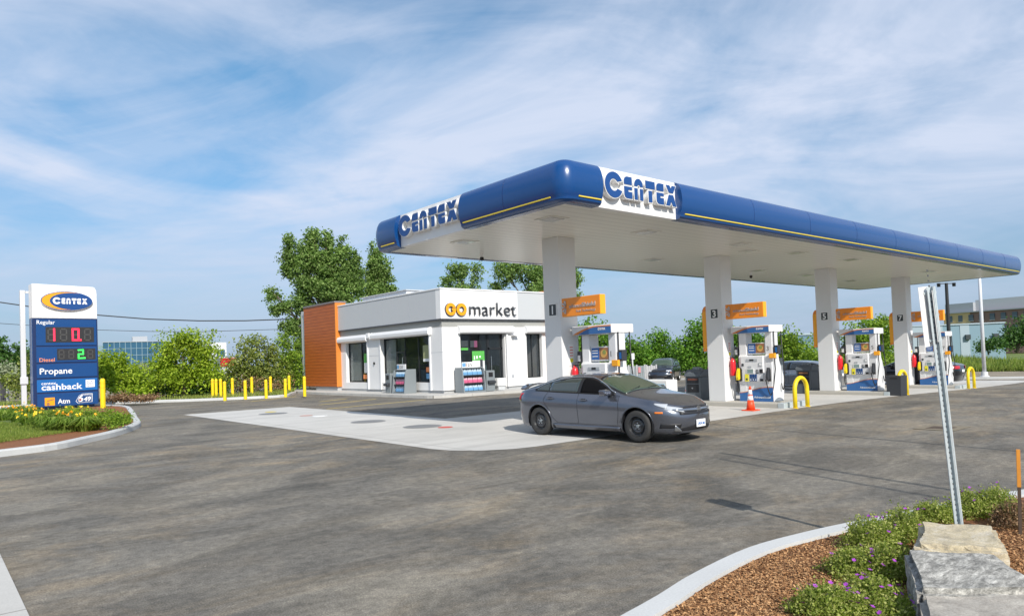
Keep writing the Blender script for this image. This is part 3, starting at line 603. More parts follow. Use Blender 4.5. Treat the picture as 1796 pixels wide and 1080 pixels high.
    # nozzles and hoses
    for x0, m_, nm in ((.03, M_sy, 'yellow_nozzle'), (1.0, M_bin3, 'black_nozzle')):
        b = MB().prism([(-.03, .62), (-.03, .98), (-.09, 1.05), (-.09, .66)], x0, x0+.11, 'x').build('nozzle_boot', M_black, t, bevel=.008)
        n = MB().prism([(-.08, .70), (-.17, .66), (-.20, .76), (-.15, .96), (-.09, 1.04), (-.07, .98)], x0-.03 if nm[0] == 'y' else x0+.02, x0+.06 if nm[0] == 'y' else x0+.10, 'x').build(nm, m_, t, bevel=.01)
    def hose(name, pts, rr=.016): MB().tube([Vector((p[0], p[1], p[2])) for p in pts], rr, 6).build(name, M_black, t, smooth=True)
    def catenary(a, b, sag, n=12): a = Vector(a); b = Vector(b); return [a.lerp(b, k/n)-Vector((0, 0, sag*math.sin(math.pi*k/n))) for k in range(n+1)]
    hose('right_hose', [(1.18, .1, 2.15), (1.18, .1, 1.2)]+catenary((1.20, .08, 1.0), (.98, -.12, .68), .62)[0:])
    hose('right_hose', [(1.19, .5, 2.15), (1.22, .5, 1.4)]+catenary((1.27, .5, .95), (1.20, .4, .55), .38))
    hose('left_hose', [(-.06, .12, 2.13), (-.07, .12, 1.2)]+catenary((-.10, .1, .9), (-.02, -.1, .70), .55))
    hose('left_hose', [(-.03, .45, 2.13), (-.06, .45, .7)], .014)
    MB().box(1.2, 1.33, .05, .22, 1.45, 1.72).build('hose_tag_box', M_bin3, t, bevel=.01); MB().box(1.235, 1.30, .044, .05, 1.5, 1.66).build('tag_picture', M_blue3, t)
    MB().box(1.08, 1.28, -.06, .02, 1.33, 1.48).build('orange_hose_tag', M_oredge, t, bevel=.01)
    MB().box(-.17, -.05, .05, .20, 1.42, 1.72).build('hose_tag_box', M_bin3, t, bevel=.01); MB().box(-.155, -.07, .044, .05, 1.47, 1.62).build('tag_picture', M_white, t)
    return t
pump0 = make_pump()
for i, x in enumerate(COLX):
    t = pump0 if i == 0 else copy_tree(pump0)
    t.location = (x+.38, .02, G(x+.6)+.15); t['label'] = f'white fuel pump numbered {NUM[i]} with blue wave base and yellow nozzle'
    for c_ in t.children:
        if c_.name.startswith('pump_number'):
            tmp = text('pump_number', NUM[i], frame((1.02, -.003, 1.56), (1, 0, 0), (0, 0, 1)), .20, M_num, None, align='CENTER', bold=.005)
            c_.data = tmp.data; bpy.data.objects.remove(tmp)
# fire extinguishers hung on the right faces of the columns, with white backing boards
for i, x in list(enumerate(COLX)):
    g = G(x+.3)
    t = thing('fire_extinguisher', (x+.33, COLY-.10, g+.95), f'red fire extinguisher hanging on the column beside pump {NUM[i]}', 'fire extinguisher', 'fire extinguishers on the columns')
    MB().lathe([(.0, 0), (.085, .0), (.09, .03), (.09, .42), (.07, .50), (.03, .54), (.03, .58)], 16).build('cylinder', M_ext, t, smooth=True)
    MB().box(-.03, .07, -.10, .03, .57, .60).build('handle', M_black, t, bevel=.005); MB().box(-.03, .06, -.09, .02, .63, .65).build('handle', M_black, t, bevel=.005)
    MB().tube([(.04, 0, .58), (.13, 0, .55), (.13, 0, .3), (.10, -.02, .15)], .012, 6).build('hose', M_black, t)
    MB().box(-.06, .06, .03, .10, .3, .34).build('bracket', M_black, t)
    b = thing('notice_board', (x+.30, COLY, g+.9), f'narrow white instruction board with a yellow dot on the column beside pump {NUM[i]}', 'notice', 'instruction boards on the columns')
    MB().box(-.06, .10, -.012, 0, .62, 1.16).build('board', M_white, b, bevel=.003); MB().lathe([(.055, -.018), (.055, -.012)], 14, (.02, 0, .75), 'y').build('yellow_dot', M_ygreen, b)
    for k in range(4): MB().box(-.035, .075, -.015, -.012, .86+.07*k, .885+.07*k).build('red_mark', mat('notice_red', (.6, .12, .1), .6), b)
# yellow hoop guards at the island ends
def hoop(x, i, y=-1.98, w=.72):
    g = G(x+.4)
    t = thing('hoop_bollard', (x+.42, y, g), f'yellow steel hoop guard at the end of the island of pump {NUM[i]}', 'hoop guard', 'yellow hoop guards at the island ends')
    pts = [(-w/2, 0, -.05), (-w/2, 0, .52)]+[(-w/2*math.cos(R_(a)), 0, .52+.36*math.sin(R_(a))) for a in range(15, 180, 15)]+[(w/2, 0, .52), (w/2, 0, -.05)]
    MB().tube(pts, .062, 12).build('hoop', M_sy, t, smooth=True)
    for s_ in (-1, 1): MB().lathe([(.085, 0), (.085, .012)], 14, (s_*w/2, 0, 0)).build('base_collar', M_sy, t)
for i in (1, 2, 3): hoop(COLX[i], i)
# ------------------------------------------------------------------ convenience shop
BX, BY, BZ = 7.50, 16.62, 0.12
shop = thing('convenience_shop', (11, 24, 0), 'white flat-roofed convenience shop with an orange timber-look corner beyond the forecourt', 'shop')
def S(b, name, m, bevel=0.0, **k): return b.build(name, m, shop, True, bevel=bevel, **k)
def SS(b, name, m, par, **k):
    o = b.build(name, m, None, **k); o.data.transform(Matrix.Translation(-Vector(shop.location))); o.parent = par; return o
WT = 3.45
# foundation strip and walls (front faces west = left face, south = right face); openings are left open
S(MB().box(BX+.03, 14.55, BY+.03, 33.4, BZ-.1, BZ+.14), 'foundation', M_found)
wall = MB()
def wallW(y0, y1, z0, z1): wall.box(BX, BX+.30, y0, y1, z0, z1)
def wallS(x0, x1, z0, z1): wall.box(x0, x1, BY, BY+.30, z0, z1)
b0 = BZ+.14
for (y0, y1, z0, z1) in ((BY+.30, 17.75, b0, WT), (17.75, 22.80, 3.10, WT), (17.75, 20.57, b0, .66), (21.44, 22.80, b0, .66), (22.80, 24.33, b0, WT), (24.33, 27.15, 3.03, WT), (24.33, 27.15, b0, .64), (27.15, 33.4, b0, WT)): wallW(y0, y1, z0, z1)
for (x0, x1, z0, z1) in ((BX, 8.60, b0, WT), (8.60, 11.52, 3.10, WT), (11.52, 13.08, b0, WT), (13.08, 14.22, 3.08, WT), (13.08, 14.22, b0, .64), (14.22, 14.55, b0, WT), (8.60, 10.50, b0, .64)): wallS(x0, x1, z0, z1)
wall.box(14.25, 14.55, BY+.3, 33.4, b0, WT).box(BX+.3, 14.25, 33.1, 33.4, b0, WT)
S(wall, 'wall', M_wall)
# pilaster relief, panel joints
S(MB().box(BX-.05, BX-.001, BY-.05, BY+1.02, b0+.01, 3.44).box(BX-.001, BX+1.02, BY-.05, BY-.001, b0+.01, 3.44), 'corner_pilaster', M_wall)
S(MB().box(BX-.05, BX, 22.88, 24.25, b0, 3.44), 'pilaster', M_wall); S(MB().box(11.60, 13.0, BY-.05, BY, b0, 3.44), 'pilaster', M_wall)
S(MB().box(BX-.054, BX-.051, BY-.05, BY+1.02, 2.18, 2.20).box(BX-.05, BX+1.02, BY-.054, BY-.051, 2.18, 2.20).box(BX-.056, BX-.05, 22.88, 24.25, 2.18, 2.20), 'wall_joint', M_grey)
# band, flashing, fascia, coping
S(MB().box(BX-.02, 14.55, BY-.02, BY+.3, WT, 3.80).box(BX-.02, BX+.28, BY+.3, 27.8, WT, 3.80), 'taupe_band', M_band)
S(MB().box(BX-.16, 14.6, BY-.16, BY+.28, 3.80, 3.86).box(BX-.16, BX+.28, BY+.28, 27.8, 3.80, 3.86), 'dark_flashing', M_dkflash)
S(MB().box(BX-.14, 12.40, BY-.14, BY+.28, 3.86, 5.33), 'white_fascia', M_white)
S(MB().box(12.402, 14.6, BY-.13, BY+.28, 3.86, 5.33), 'grey_fascia', M_grey); S(MB().box(BX-.139, BX+.28, BY+.281, 27.8, 3.86, 5.33), 'grey_fascia', M_grey)
for y in (19.4, 22.2, 25.0): S(MB().box(BX-.143, BX-.139, y, y+.012, 3.87, 5.32), 'fascia_joint', M_hgrey)
S(MB().box(BX-.17, 14.63, BY-.17, BY+.30, 5.33, 5.40).box(BX-.17, BX+.30, BY+.30, 27.8, 5.33, 5.40), 'coping', M_roofw, bevel=.008)
S(MB().box(BX+.2, 14.5, BY+.2, 33.3, 4.9, 5.0), 'roof', M_hgrey)
S(MB().box(14.3, 14.55, BY+.3, 33.4, WT, 5.33).box(BX+.3, 14.3, 33.15, 33.4, WT, 5.33), 'rear_parapet', M_grey)
rt = S(MB().box(BX+1.0, BX+4.6, 21.5, 26.6, 5.0, 5.78), 'rooftop_unit', M_roofw, bevel=.03); SS(MB().box(BX+.92, BX+4.68, 21.42, 26.68, 5.78, 5.84), 'unit_cap', M_grey, rt)
# timber look volume on the left, white end wall behind it, orange return on the right
S(MB().box(BX-.32, BX+.4, 27.85, 32.5, b0+.12, 5.60), 'timber_look_cladding', M_wood)
S(MB().box(BX-.325, BX+.4, 27.80, 27.85, b0+.12, 5.62), 'corner_trim', M_woodedge); S(MB().box(BX-.36, BX+.45, 27.78, 32.52, 5.60, 5.70), 'dark_coping', mat('coping_brown_grey', (.20, .18, .18), .5))
S(MB().box(BX-.1, BX+.3, 32.5, 33.45, b0, 5.44), 'end_wall', M_grey); S(MB().box(BX-.25, BX+.2, 27.9, 31.0, BZ, b0+.12), 'cladding_plinth', M_found)
S(MB().box(14.6, 14.78, BY-.32, BY+4, b0+.1, 5.5), 'corner_trim', M_woodedge)
# interior so the panes show depth
S(MB().box(BX+.35, 14.2, BY+.35, 33.0, BZ+.01, BZ+.02), 'interior_floor', M_found); S(MB().box(BX+.35, 14.2, BY+.35, 33.0, 3.3, 3.34), 'interior_ceiling', M_interior)
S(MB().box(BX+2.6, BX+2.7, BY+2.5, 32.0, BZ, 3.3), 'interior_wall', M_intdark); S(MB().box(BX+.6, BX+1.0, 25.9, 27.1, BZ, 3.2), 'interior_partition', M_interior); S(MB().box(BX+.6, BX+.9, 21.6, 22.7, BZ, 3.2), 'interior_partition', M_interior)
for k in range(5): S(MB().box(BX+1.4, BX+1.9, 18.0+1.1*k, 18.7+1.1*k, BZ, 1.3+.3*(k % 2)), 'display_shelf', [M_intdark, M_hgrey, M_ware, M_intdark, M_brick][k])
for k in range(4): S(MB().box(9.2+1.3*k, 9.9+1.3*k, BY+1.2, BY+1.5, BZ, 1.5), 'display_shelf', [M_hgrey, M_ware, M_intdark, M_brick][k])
S(MB().box(13.2, 13.5, BY+.6, BY+.9, BZ, 2.9), 'interior_partition', M_interior)
# glazing
def windowW(y0, y1, z0, z1, mull, door=None, zd=2.3, d=.20):
    fr = MB(); x0, x1 = BX+d, BX+d+.07; w = .055
    fr.box(x0, x1, y0, y1, z0, z0+w).box(x0, x1, y0, y1, z1-w, z1)
    for y in (y0, y1-w): fr.box(x0, x1, y, y+w, z0+w, z1-w)
    for y in mull: fr.box(x0, x1, y-w/2, y+w/2, z0+w, z1-w)
    f = S(fr, 'window', M_frame); SS(MB().box(x0+.03, x0+.038, y0+w, y1-w, z0+w, z1-w), 'pane', M_glass, f); return f
def windowS(x0, x1, z0, z1, mull, d=.20):
    fr = MB(); y0, y1 = BY+d, BY+d+.07; w = .055
    fr.box(x0, x1, y0, y1, z0, z0+w).box(x0, x1, y0, y1, z1-w, z1)
    for x in (x0, x1-w): fr.box(x, x+w, y0, y1, z0+w, z1-w)
    for x in mull: fr.box(x-w/2, x+w/2, y0, y1, z0+w, z1-w)
    f = S(fr, 'window', M_frame); SS(MB().box(x0+w, x1-w, y0+.03, y0+.038, z0+w, z1-w), 'pane', M_glass, f); return f
S(MB().box(BX+.285, BX+.30, 25.56, 27.08, .72, 2.96).box(BX+.285, BX+.30, 21.52, 22.72, .74, 3.02), 'pale_window_panel', mat('window_panel_pale', (.55, .62, .60), .7)); S(MB().box(BX+.285, BX+.30, 24.42, 24.62, .72, 2.96), 'pale_window_panel', MATS['window_panel_pale'])  # pale panels added behind the glass; the bright interior is put into their colour
windowW(24.33, 27.15, .64, 3.03, (25.5,)); windowW(17.75, 20.57, .66, 3.10, (19.2,)); windowW(21.44, 22.80, .66, 3.10, ())
windowS(13.08, 14.22, .64, 3.08, (13.62,)); windowS(8.60, 10.50, .64, 3.10, (10.0,))
f = S(MB().box(BX+.2, BX+.27, 20.57, 21.44, 2.36, 3.10), 'transom', M_glass)
def doorW(y0, y1, zt):
    x0, x1 = BX+.19, BX+.26; fr = MB(); w = .11
    fr.box(x0, x1, y0, y1, BZ+.02, BZ+.25).box(x0, x1, y0, y1, zt-.1, zt)
    for y in (y0, y1-w): fr.box(x0, x1, y, y+w, BZ+.25, zt-.1)
    d = S(fr, 'door', M_frame); SS(MB().box(x0+.03, x0+.04, y0+w, y1-w, BZ+.25, zt-.1), 'pane', M_glass, d)
    SS(MB().tube([(x0-.01, y0+.16, 1.0), (x0-.05, y0+.16, 1.02), (x0-.05, y0+.16, 2.0), (x0-.01, y0+.16, 2.02)], .018, 6), 'handle', M_chrome, d)
doorW(20.57, 21.44, 2.36)
x0, x1, zt = 10.50, 11.52, 2.36; fr = MB(); w = .11; yy0, yy1 = BY+.19, BY+.26
fr.box(x0, x1, yy0, yy1, BZ+.02, BZ+.25).box(x0, x1, yy0, yy1, zt-.1, zt).box(x0, x0+w, yy0, yy1, BZ+.25, 3.1).box(x1-w, x1, yy0, yy1, BZ+.25, 3.1).box(x0+w, x1-w, yy0, yy1, 3.04, 3.1)
d = S(fr, 'door', M_frame); SS(MB().box(x0+w, x1-w, yy0+.03, yy0+.038, BZ+.25, 3.04), 'pane', M_glass, d)
SS(MB().tube([(x0+.18, yy0-.05, 1.0), (x0+.18, yy0-.05, 1.9)], .018, 6), 'handle', M_chrome, d)
# roller shutter boxes with their guide posts
def roller(a0, a1, axis, z=3.26):
    pr = [(0, -.17), (-.20, -.20), (-.27, -.13), (-.28, .02), (-.22, .14), (-.10, .19), (0, .19)]
    b = MB()
    if axis == 'W': b.prism([(BX+p[0], z+p[1]) for p in pr], a0, a1, 'y'); g1 = (BX-.22, BX-.15)
    else: b.prism([(BY+p[0], z+p[1]) for p in pr], a0, a1, 'x')
    o_ = S(b, 'shutter_box', M_roofw)
    for a_ in (a0-.03, a1-.03):
        e = MB()
        if axis == 'W': e.prism([(BX+p[0]*1.06, z+p[1]*1.06) for p in pr], a_, a_+.06, 'y')
        else: e.prism([(BY+p[0]*1.06, z+p[1]*1.06) for p in pr], a_, a_+.06, 'x')
        SS(e, 'end_cap', M_roofw, o_)
roller(24.15, 27.95, 'W'); roller(17.55, 23.65, 'W', 3.30); roller(8.45, 12.0, 'S', 3.30); roller(12.95, 14.45, 'S', 3.30)
for (y_) in (17.62, 22.72, 24.2): S(MB().box(BX-.10, BX-.04, y_, y_+.11, b0, 3.1), 'guide_post', M_roofw)
for (x_) in (11.56,): S(MB().box(x_, x_+.11, BY-.12, BY-.05, b0, 3.1), 'guide_post', M_roofw)
S(MB().lathe([(.06, -.10), (.06, 0)], 12, (0, 0, 0), 'y').box(-.2, .2, -.3, -.1, -.03, .03), 'wall_lamp', M_roofw).data.transform(Matrix.Translation((12.1, BY-.04, 3.0)))
S(MB().lathe([(.07, -.06), (.07, 0)], 12, (BX-.05, 23.5, 1.75), 'x'), 'wall_button', M_black)
S(MB().box(BX-.25, BX-.11, 23.8, 24.1, 3.2, 3.5), 'wall_camera', M_roofw, bevel=.02); S(MB().box(11.9, 12.05, BY-.07, BY-.05, .72, .88), 'socket_box', M_hgrey)
# lettering on the fascia
F0 = frame((7.62, BY-.14, 4.02), (1, 0, 0), (0, 0, 1)); Wl = Vector(shop.location)
def ringG(x): return [arc(x+.30, .30, .31, .31, 18, 360, 30)+[(x+.61, .36), (x+.36, .36), (x+.36, .24), (x+.46, .24)]+arc(x+.30, .30, .155, .155, 330, 30, 16)]
def ringO(x): return [arc(x+.30, .30, .31, .31, 0, 354, 32), arc(x+.30, .30, .15, .15, 0, 354, 20)]
shape('letter_g_backing', ringG(0), F0, .10, M_txtd, shop, True, offset=.012); shape('letter_o_backing', ringO(.66), F0, .10, M_txtd, shop, True, offset=.012)
F1 = F0 @ Matrix.Translation((0, 0, .10)); shape('orange_letter', ringG(0), F1, .012, M_goor, shop, True); shape('orange_letter', ringO(.66), F1, .012, M_goor, shop, True)
text('market_lettering', 'market', F0 @ Matrix.Translation((1.38, 0.02, .02)), 1.02, M_txtd, shop, True, depth=.10, width=3.12, bold=-.018)
# posters and signs inside the glass
def posterS(x0, x1, z0, z1, m, nm='window_poster'): return S(MB().box(x0, x1, BY+.17, BY+.18, z0, z1), nm, m)
posterS(9.45, 10.25, 1.02, 1.70, M_white); posterS(9.45, 10.25, 1.701, 2.20, M_green); S(MB().box(9.95, 10.12, BY+.16, BY+.168, 1.2, 1.75), 'window_poster', M_txtd)
S(MB().box(9.55, 9.62, BY+.16, BY+.168, 1.75, 1.95).box(9.7, 9.8, BY+.16, BY+.168, 1.8, 1.95).box(9.9, 10.0, BY+.16, BY+.168, 1.85, 1.95), 'poster_mark', M_white)
posterS(8.75, 9.20, 2.42, 2.75, M_num); posterS(8.75, 9.20, 2.26, 2.38, M_green); posterS(9.35, 9.60, 2.40, 2.74, M_num); posterS(9.601, 9.80, 2.40, 2.74, mat('poster_plum', (.20, .06, .12), .5))
M_oli_ = mat('poster_olive', (.30, .32, .16), .6)
def posterW(y0, y1, z0, z1, m): return S(MB().box(BX+.17, BX+.18, y0, y1, z0, z1), 'window_poster', m)
posterW(18.0, 18.7, 1.75, 1.90, M_white); posterW(18.0, 18.7, 1.901, 2.6, M_oli_); posterW(24.6, 25.15, 1.2, 1.8, M_white); posterW(24.6, 25.15, 1.801, 2.35, M_green); posterW(24.45, 25.3, .85, 1.1, M_txt_or); posterW(18.05, 18.45, 1.2, 1.45, M_txt_or); posterW(18.05, 18.45, .85, 1.12, M_pblu)
# sale racks, water stations and planter box outside
def rack(o, rz, label, w, nw):
    t = thing('drink_rack', o, label, 'sale rack', 'grey drink racks outside the shop', rz=rz)
    for s_ in (0, w-.06): MB().prism([(0, 0), (.75, 0), (.75, 1.25), (.25, 1.25), (.12, 1.15)], s_, s_+.06, 'x').build('side_panel', M_bin2, t, bevel=.01)
    MB().box(.06, w-.06, .68, .74, 0, 1.25).build('back_panel', M_bin2, t)
    for k, z in enumerate((.08, .47, .86)): MB().box(.06, w-.06, .10, .68, z-.04, z).build('shelf', M_bin3, t)
    MB().box(.06, w-.06, .20, .68, 1.20, 1.25).build('top', M_bin2, t); MB().box(.06, w-.06, .02, .09, 0, .07).build('kick_plate', M_bin2, t)
    sg = MB().box(.12, w-.25, .28, .31, 1.25, 1.52).build('price_sign', M_txtw, t)
    for k, (a0, a1, m_) in enumerate(((.14, .34, M_pblu), (.36, .40, M_food))): b = MB().box(a0, a1, .272, .28, 1.29, 1.48).build('sign_picture', m_, None); b.parent = sg
    b = text('price', '2/5', frame((.46, .279, 1.30), (1, 0, 0), (0, 0, 1)), .22, M_txtd, None, bold=.01); b.parent = sg
    Mw = Matrix.Translation(o) @ Matrix.Rotation(rz, 4, 'Z'); pw = (w-.18)/nw
    for k, z in enumerate((.08, .47, .86)):
        nm = ('clear', 'pink', 'blue')[k]
        for j in range(nw):
            p = thing('drink_pack', Mw @ Vector((.09+pw*(j+.5), .16+.02*k, z)), f'{nm} bottle pack on the {("bottom", "middle", "top")[k]} shelf of the rack {"right" if "right" in label else "left"} of the corner', 'drink pack', f'{nm} bottle packs on the rack {"right" if "right" in label else "left"} of the shop corner', rz=rz)
            hw = pw/2-.012
            MB().box(-hw, hw, 0, .30, 0, .16).build('wrap', M_pink if k == 1 else M_pblu, p, bevel=.02)
            b = MB()
            for q in range(3):
                cx_ = -hw+hw*2*(q+.5)/3; b.lathe([(hw/3.3, .16), (hw/3.3, .22), (.012, .28), (.012, .30)], 8, (cx_, .06, 0)); b.lathe([(hw/3.3, .16), (hw/3.3, .22), (.012, .28), (.012, .30)], 8, (cx_, .19, 0))
            b.build('bottles', mat('bottle_clear_blue', (.5, .62, .72), .15) if k != 1 else mat('bottle_pink', (.7, .45, .52), .2), p)
    return t
rack((8.05, BY-.95, BZ+.01), 0, 'grey drink rack standing right of the shop corner', 1.40, 4)
rack((BX-.95, 20.10, BZ+.01), R_(-90), 'grey drink rack standing left of the shop corner', 1.25, 4)
def wash_station(o, rz, label):
    t = thing('wash_station', o, label, 'litter bin', 'grey service bins outside the shop', rz=rz)
    MB().box(0, .55, 0, .5, 0, 1.05).build('body', M_bin2, t, bevel=.03); MB().box(.14, .41, -.01, .0, .72, .95).build('dark_panel', M_black, t)
    MB().prism([(0.0, .55), (-.16, .50), (-.16, .40), (0, .36)], .05, .50, 'x').build('bucket', M_bin3, t, bevel=.02)
wash_station((9.55, BY-.85, BZ+.01), 0, 'grey service bin right of the drink rack near the shop entrance'); wash_station((BX-.85, 20.95, BZ+.01), R_(-90), 'grey service bin left of the drink rack by the side door')
t = thing('planter_box', (10.35, BY-.75, BZ+.01), 'low white square box beside the front door of the shop', 'planter box')
MB().box(0, .55, 0, .5, .22, .62).build('box', M_white, t, bevel=.02); MB().box(.08, .5, .05, .45, 0, .22).build('foot', M_grey, t)
# ------------------------------------------------------------------ cars: a body surface from profiles, cut by wheel arches; x forward, y left
def lerp_pts(pts, t):
    if t <= pts[0][0]: return pts[0][1]
    for i in range(len(pts)-1):
        (a, va), (b, vb) = pts[i], pts[i+1]
        if t <= b:
            u = (t-a)/(b-a)
            p0 = pts[i-1][1] if i > 0 else va; p3 = pts[i+2][1] if i+2 < len(pts) else vb
            m0 = (vb-p0)/max(1e-6, (b-(pts[i-1][0] if i > 0 else a-(b-a)))); m1 = (p3-va)/max(1e-6, ((pts[i+2][0] if i+2 < len(pts) else b+(b-a))-a))
            h = b-a; m0 *= h; m1 *= h
            return (2*u**3-3*u*u+1)*va+(u**3-2*u*u+u)*m0+(-2*u**3+3*u*u)*vb+(u**3-u*u)*m1
    return pts[-1][1]
K = lambda v: (lambda u: v)
class CarShape:
    def __init__(s, P): s.P = P; s.t0, s.t1 = P['t']; s.Wd = P['W']/2
    def w(s, t):
        u = t/s.t1 if t > 0 else t/s.t0; u = min(abs(u), 1.0)
        return s.Wd*max(0.0, (1-u**(s.P.get('pw', 9) if t > 0 else 12)))**(1/2.6)
    def wall(s, t, z):   # half width below the belt line
        zb = s.belt(t); zo = s.P['zbot']; q = (z-zo)/(zb-zo)
        return lerp_pts([(-.01, .86), (0, .90), (.08, .955), (.22, .962), (.36, .975), (.55, .995), (.72, 1.0), (.84, .985), (1.0, s.P.get('beltk', .93))], q)
    def belt(s, t): return min(lerp_pts(s.P['belt'], t), s.top(t)-.012)
    def top(s, t): return lerp_pts(s.P['top'], t)
    def upper(s, t, th):   # th 0 at the belt, pi/2 at the centre line
        zb = s.belt(t); h = s.top(t)-zb; wb = s.w(t)*s.P.get('beltk', .93)
        g = min(1, max(0, (h-.12)/.22)); g = g*g*(3-2*g); n = 2.2+g*(s.P.get('n', 4.2)-2.2); tum = s.P.get('tum', .40)
        c, si = max(0, math.cos(th))**(2/n), max(0, math.sin(th))**(2/n)
        z = zb+h*si; return ((wb-tum*g*h*si)*c, z)
    def side_y(s, t, z):
        zb = s.belt(t)
        if z <= zb: return s.w(t)*s.wall(t, z)
        lo, hi = 0, math.pi/2
        for _ in range(24):
            m_ = (lo+hi)/2
            if s.upper(t, m_)[1] < z: lo = m_
            else: hi = m_
        return s.upper(t, lo)[0]
    def roof_z(s, t, y):
        lo, hi = 0, math.pi/2
        for _ in range(24):
            m_ = (lo+hi)/2
            if s.upper(t, m_)[0] > abs(y): lo = m_
            else: hi = m_
        return s.upper(t, lo)[1]
    def shear(s, t, z):
        u = max(0, t/s.t1-.75)/.25; v = max(0, t/s.t0-.75)/.25
        return t - u*.16*max(0, (z-.48)/.3)**2 - u*.05*max(0, (.35-z)/.15) + v*.06*max(0, (z-.75)/.3)**2 + v*.10*max(0, (.45-z)/.25)
    def front(s, y, z, end=1):   # point on the nose (end=1) or tail (end=-1)
        k = s.wall(s.t1*.9 if end > 0 else s.t0*.9, min(z, s.belt(s.t1*.9 if end > 0 else s.t0*.9)))*s.Wd
        q = max(0, 1-(abs(y)/k)**2.6); t = (s.t1 if end > 0 else s.t0)*q**(1/s.P.get('pw', 9) if end > 0 else 1/12)
        return Vector((s.shear(t, z), y, z))
    def sidep(s, t, z, sgn): return Vector((s.shear(t, z), sgn*s.side_y(t, z), z))
    def body(s):
        us = [-.9995, -.995, -.985, -.97, -.95, -.92, -.88]+list(np.linspace(-.84, .82, 46))+[.86, .90, .93, .955, .975, .988, .9955, .9995]
        rings = []
        for u in us:
            t = u*s.t1 if u > 0 else -u*s.t0; zb = s.belt(t); zo = s.P['zbot']; half = []
            for q in (0, .04, .10, .2, .3, .42, .55, .66, .76, .86, .94): z = zo+(zb-zo)*q; half.append((s.w(t)*s.wall(t, z), z))
            for k in range(17): half.append(s.upper(t, math.pi/2*(k/16)**1.15))
            half[-1] = (0, half[-1][1]); ring = [(0, zo-.0)]+half
            full = [Vector((s.shear(t, z), y, z)) for y, z in ring]+[Vector((s.shear(t, z), -y, z)) for y, z in ring[-2:0:-1]]
            rings.append(full)
        n = len(rings[0]); vs = [tuple(p) for r_ in rings for p in r_]; fs = []
        for i in range(len(rings)-1):
            for k in range(n): fs.append((i*n+k, i*n+(k+1) % n, (i+1)*n+(k+1) % n, (i+1)*n+k))
        fs.append(tuple(range(n-1, -1, -1))); fs.append(tuple((len(rings)-1)*n+k for k in range(n)))
        return MB().add(vs, fs)
def patch(fn, us, vs_, off=.006, thick=.004):
    """thin shell over a surface fn(u,v) -> Vector, raised along its normal, away from the car's middle"""
    P = [[fn(u, v) for v in vs_] for u in us]; nu, nv = len(us), len(vs_); V = []; Fc = []
    c0 = Vector((0, 0, .7)); lay = []
    for o_ in (off-thick, off):
        g_ = []
        for i in range(nu):
            for j in range(nv):
                a = P[min(i+1, nu-1)][j]-P[max(i-1, 0)][j]; b = P[i][min(j+1, nv-1)]-P[i][max(j-1, 0)]; n = a.cross(b)
                n = n.normalized() if n.length > 1e-9 else Vector((0, 0, 1))
                ref = Vector((P[i][j].x*.4, P[i][j].y*2, (P[i][j].z-.7)*2)) if ref_side[0] == 's' else (Vector((P[i][j].x, P[i][j].y*.6, 0)) if ref_side[0] == 'f' else Vector((0, 0, 1)))
                if n.dot(ref) < 0: n = -n
                V.append(tuple(P[i][j]+n*o_))
    m_ = nu*nv
    for i in range(nu-1):
        for j in range(nv-1):
            q = i*nv+j; Fc.append((q, q+1, q+nv+1, q+nv)); Fc.append((m_+q, m_+q+nv, m_+q+nv+1, m_+q+1))
    edge = [i*nv for i in range(nu)]+[(nu-1)*nv+j for j in range(1, nv)]+[i*nv+nv-1 for i in range(nu-2, -1, -1)]+[j for j in range(nv-2, 0, -1)]
    for k in range(len(edge)): a, b = edge[k], edge[(k+1) % len(edge)]; Fc.append((a, b, m_+b, m_+a))
    return MB().add(V, Fc)
ref_side = ['s']
def band(poly_lo, poly_hi, n=14):
    """(t,z) region between two curves given as functions of t"""
    return poly_lo, poly_hi
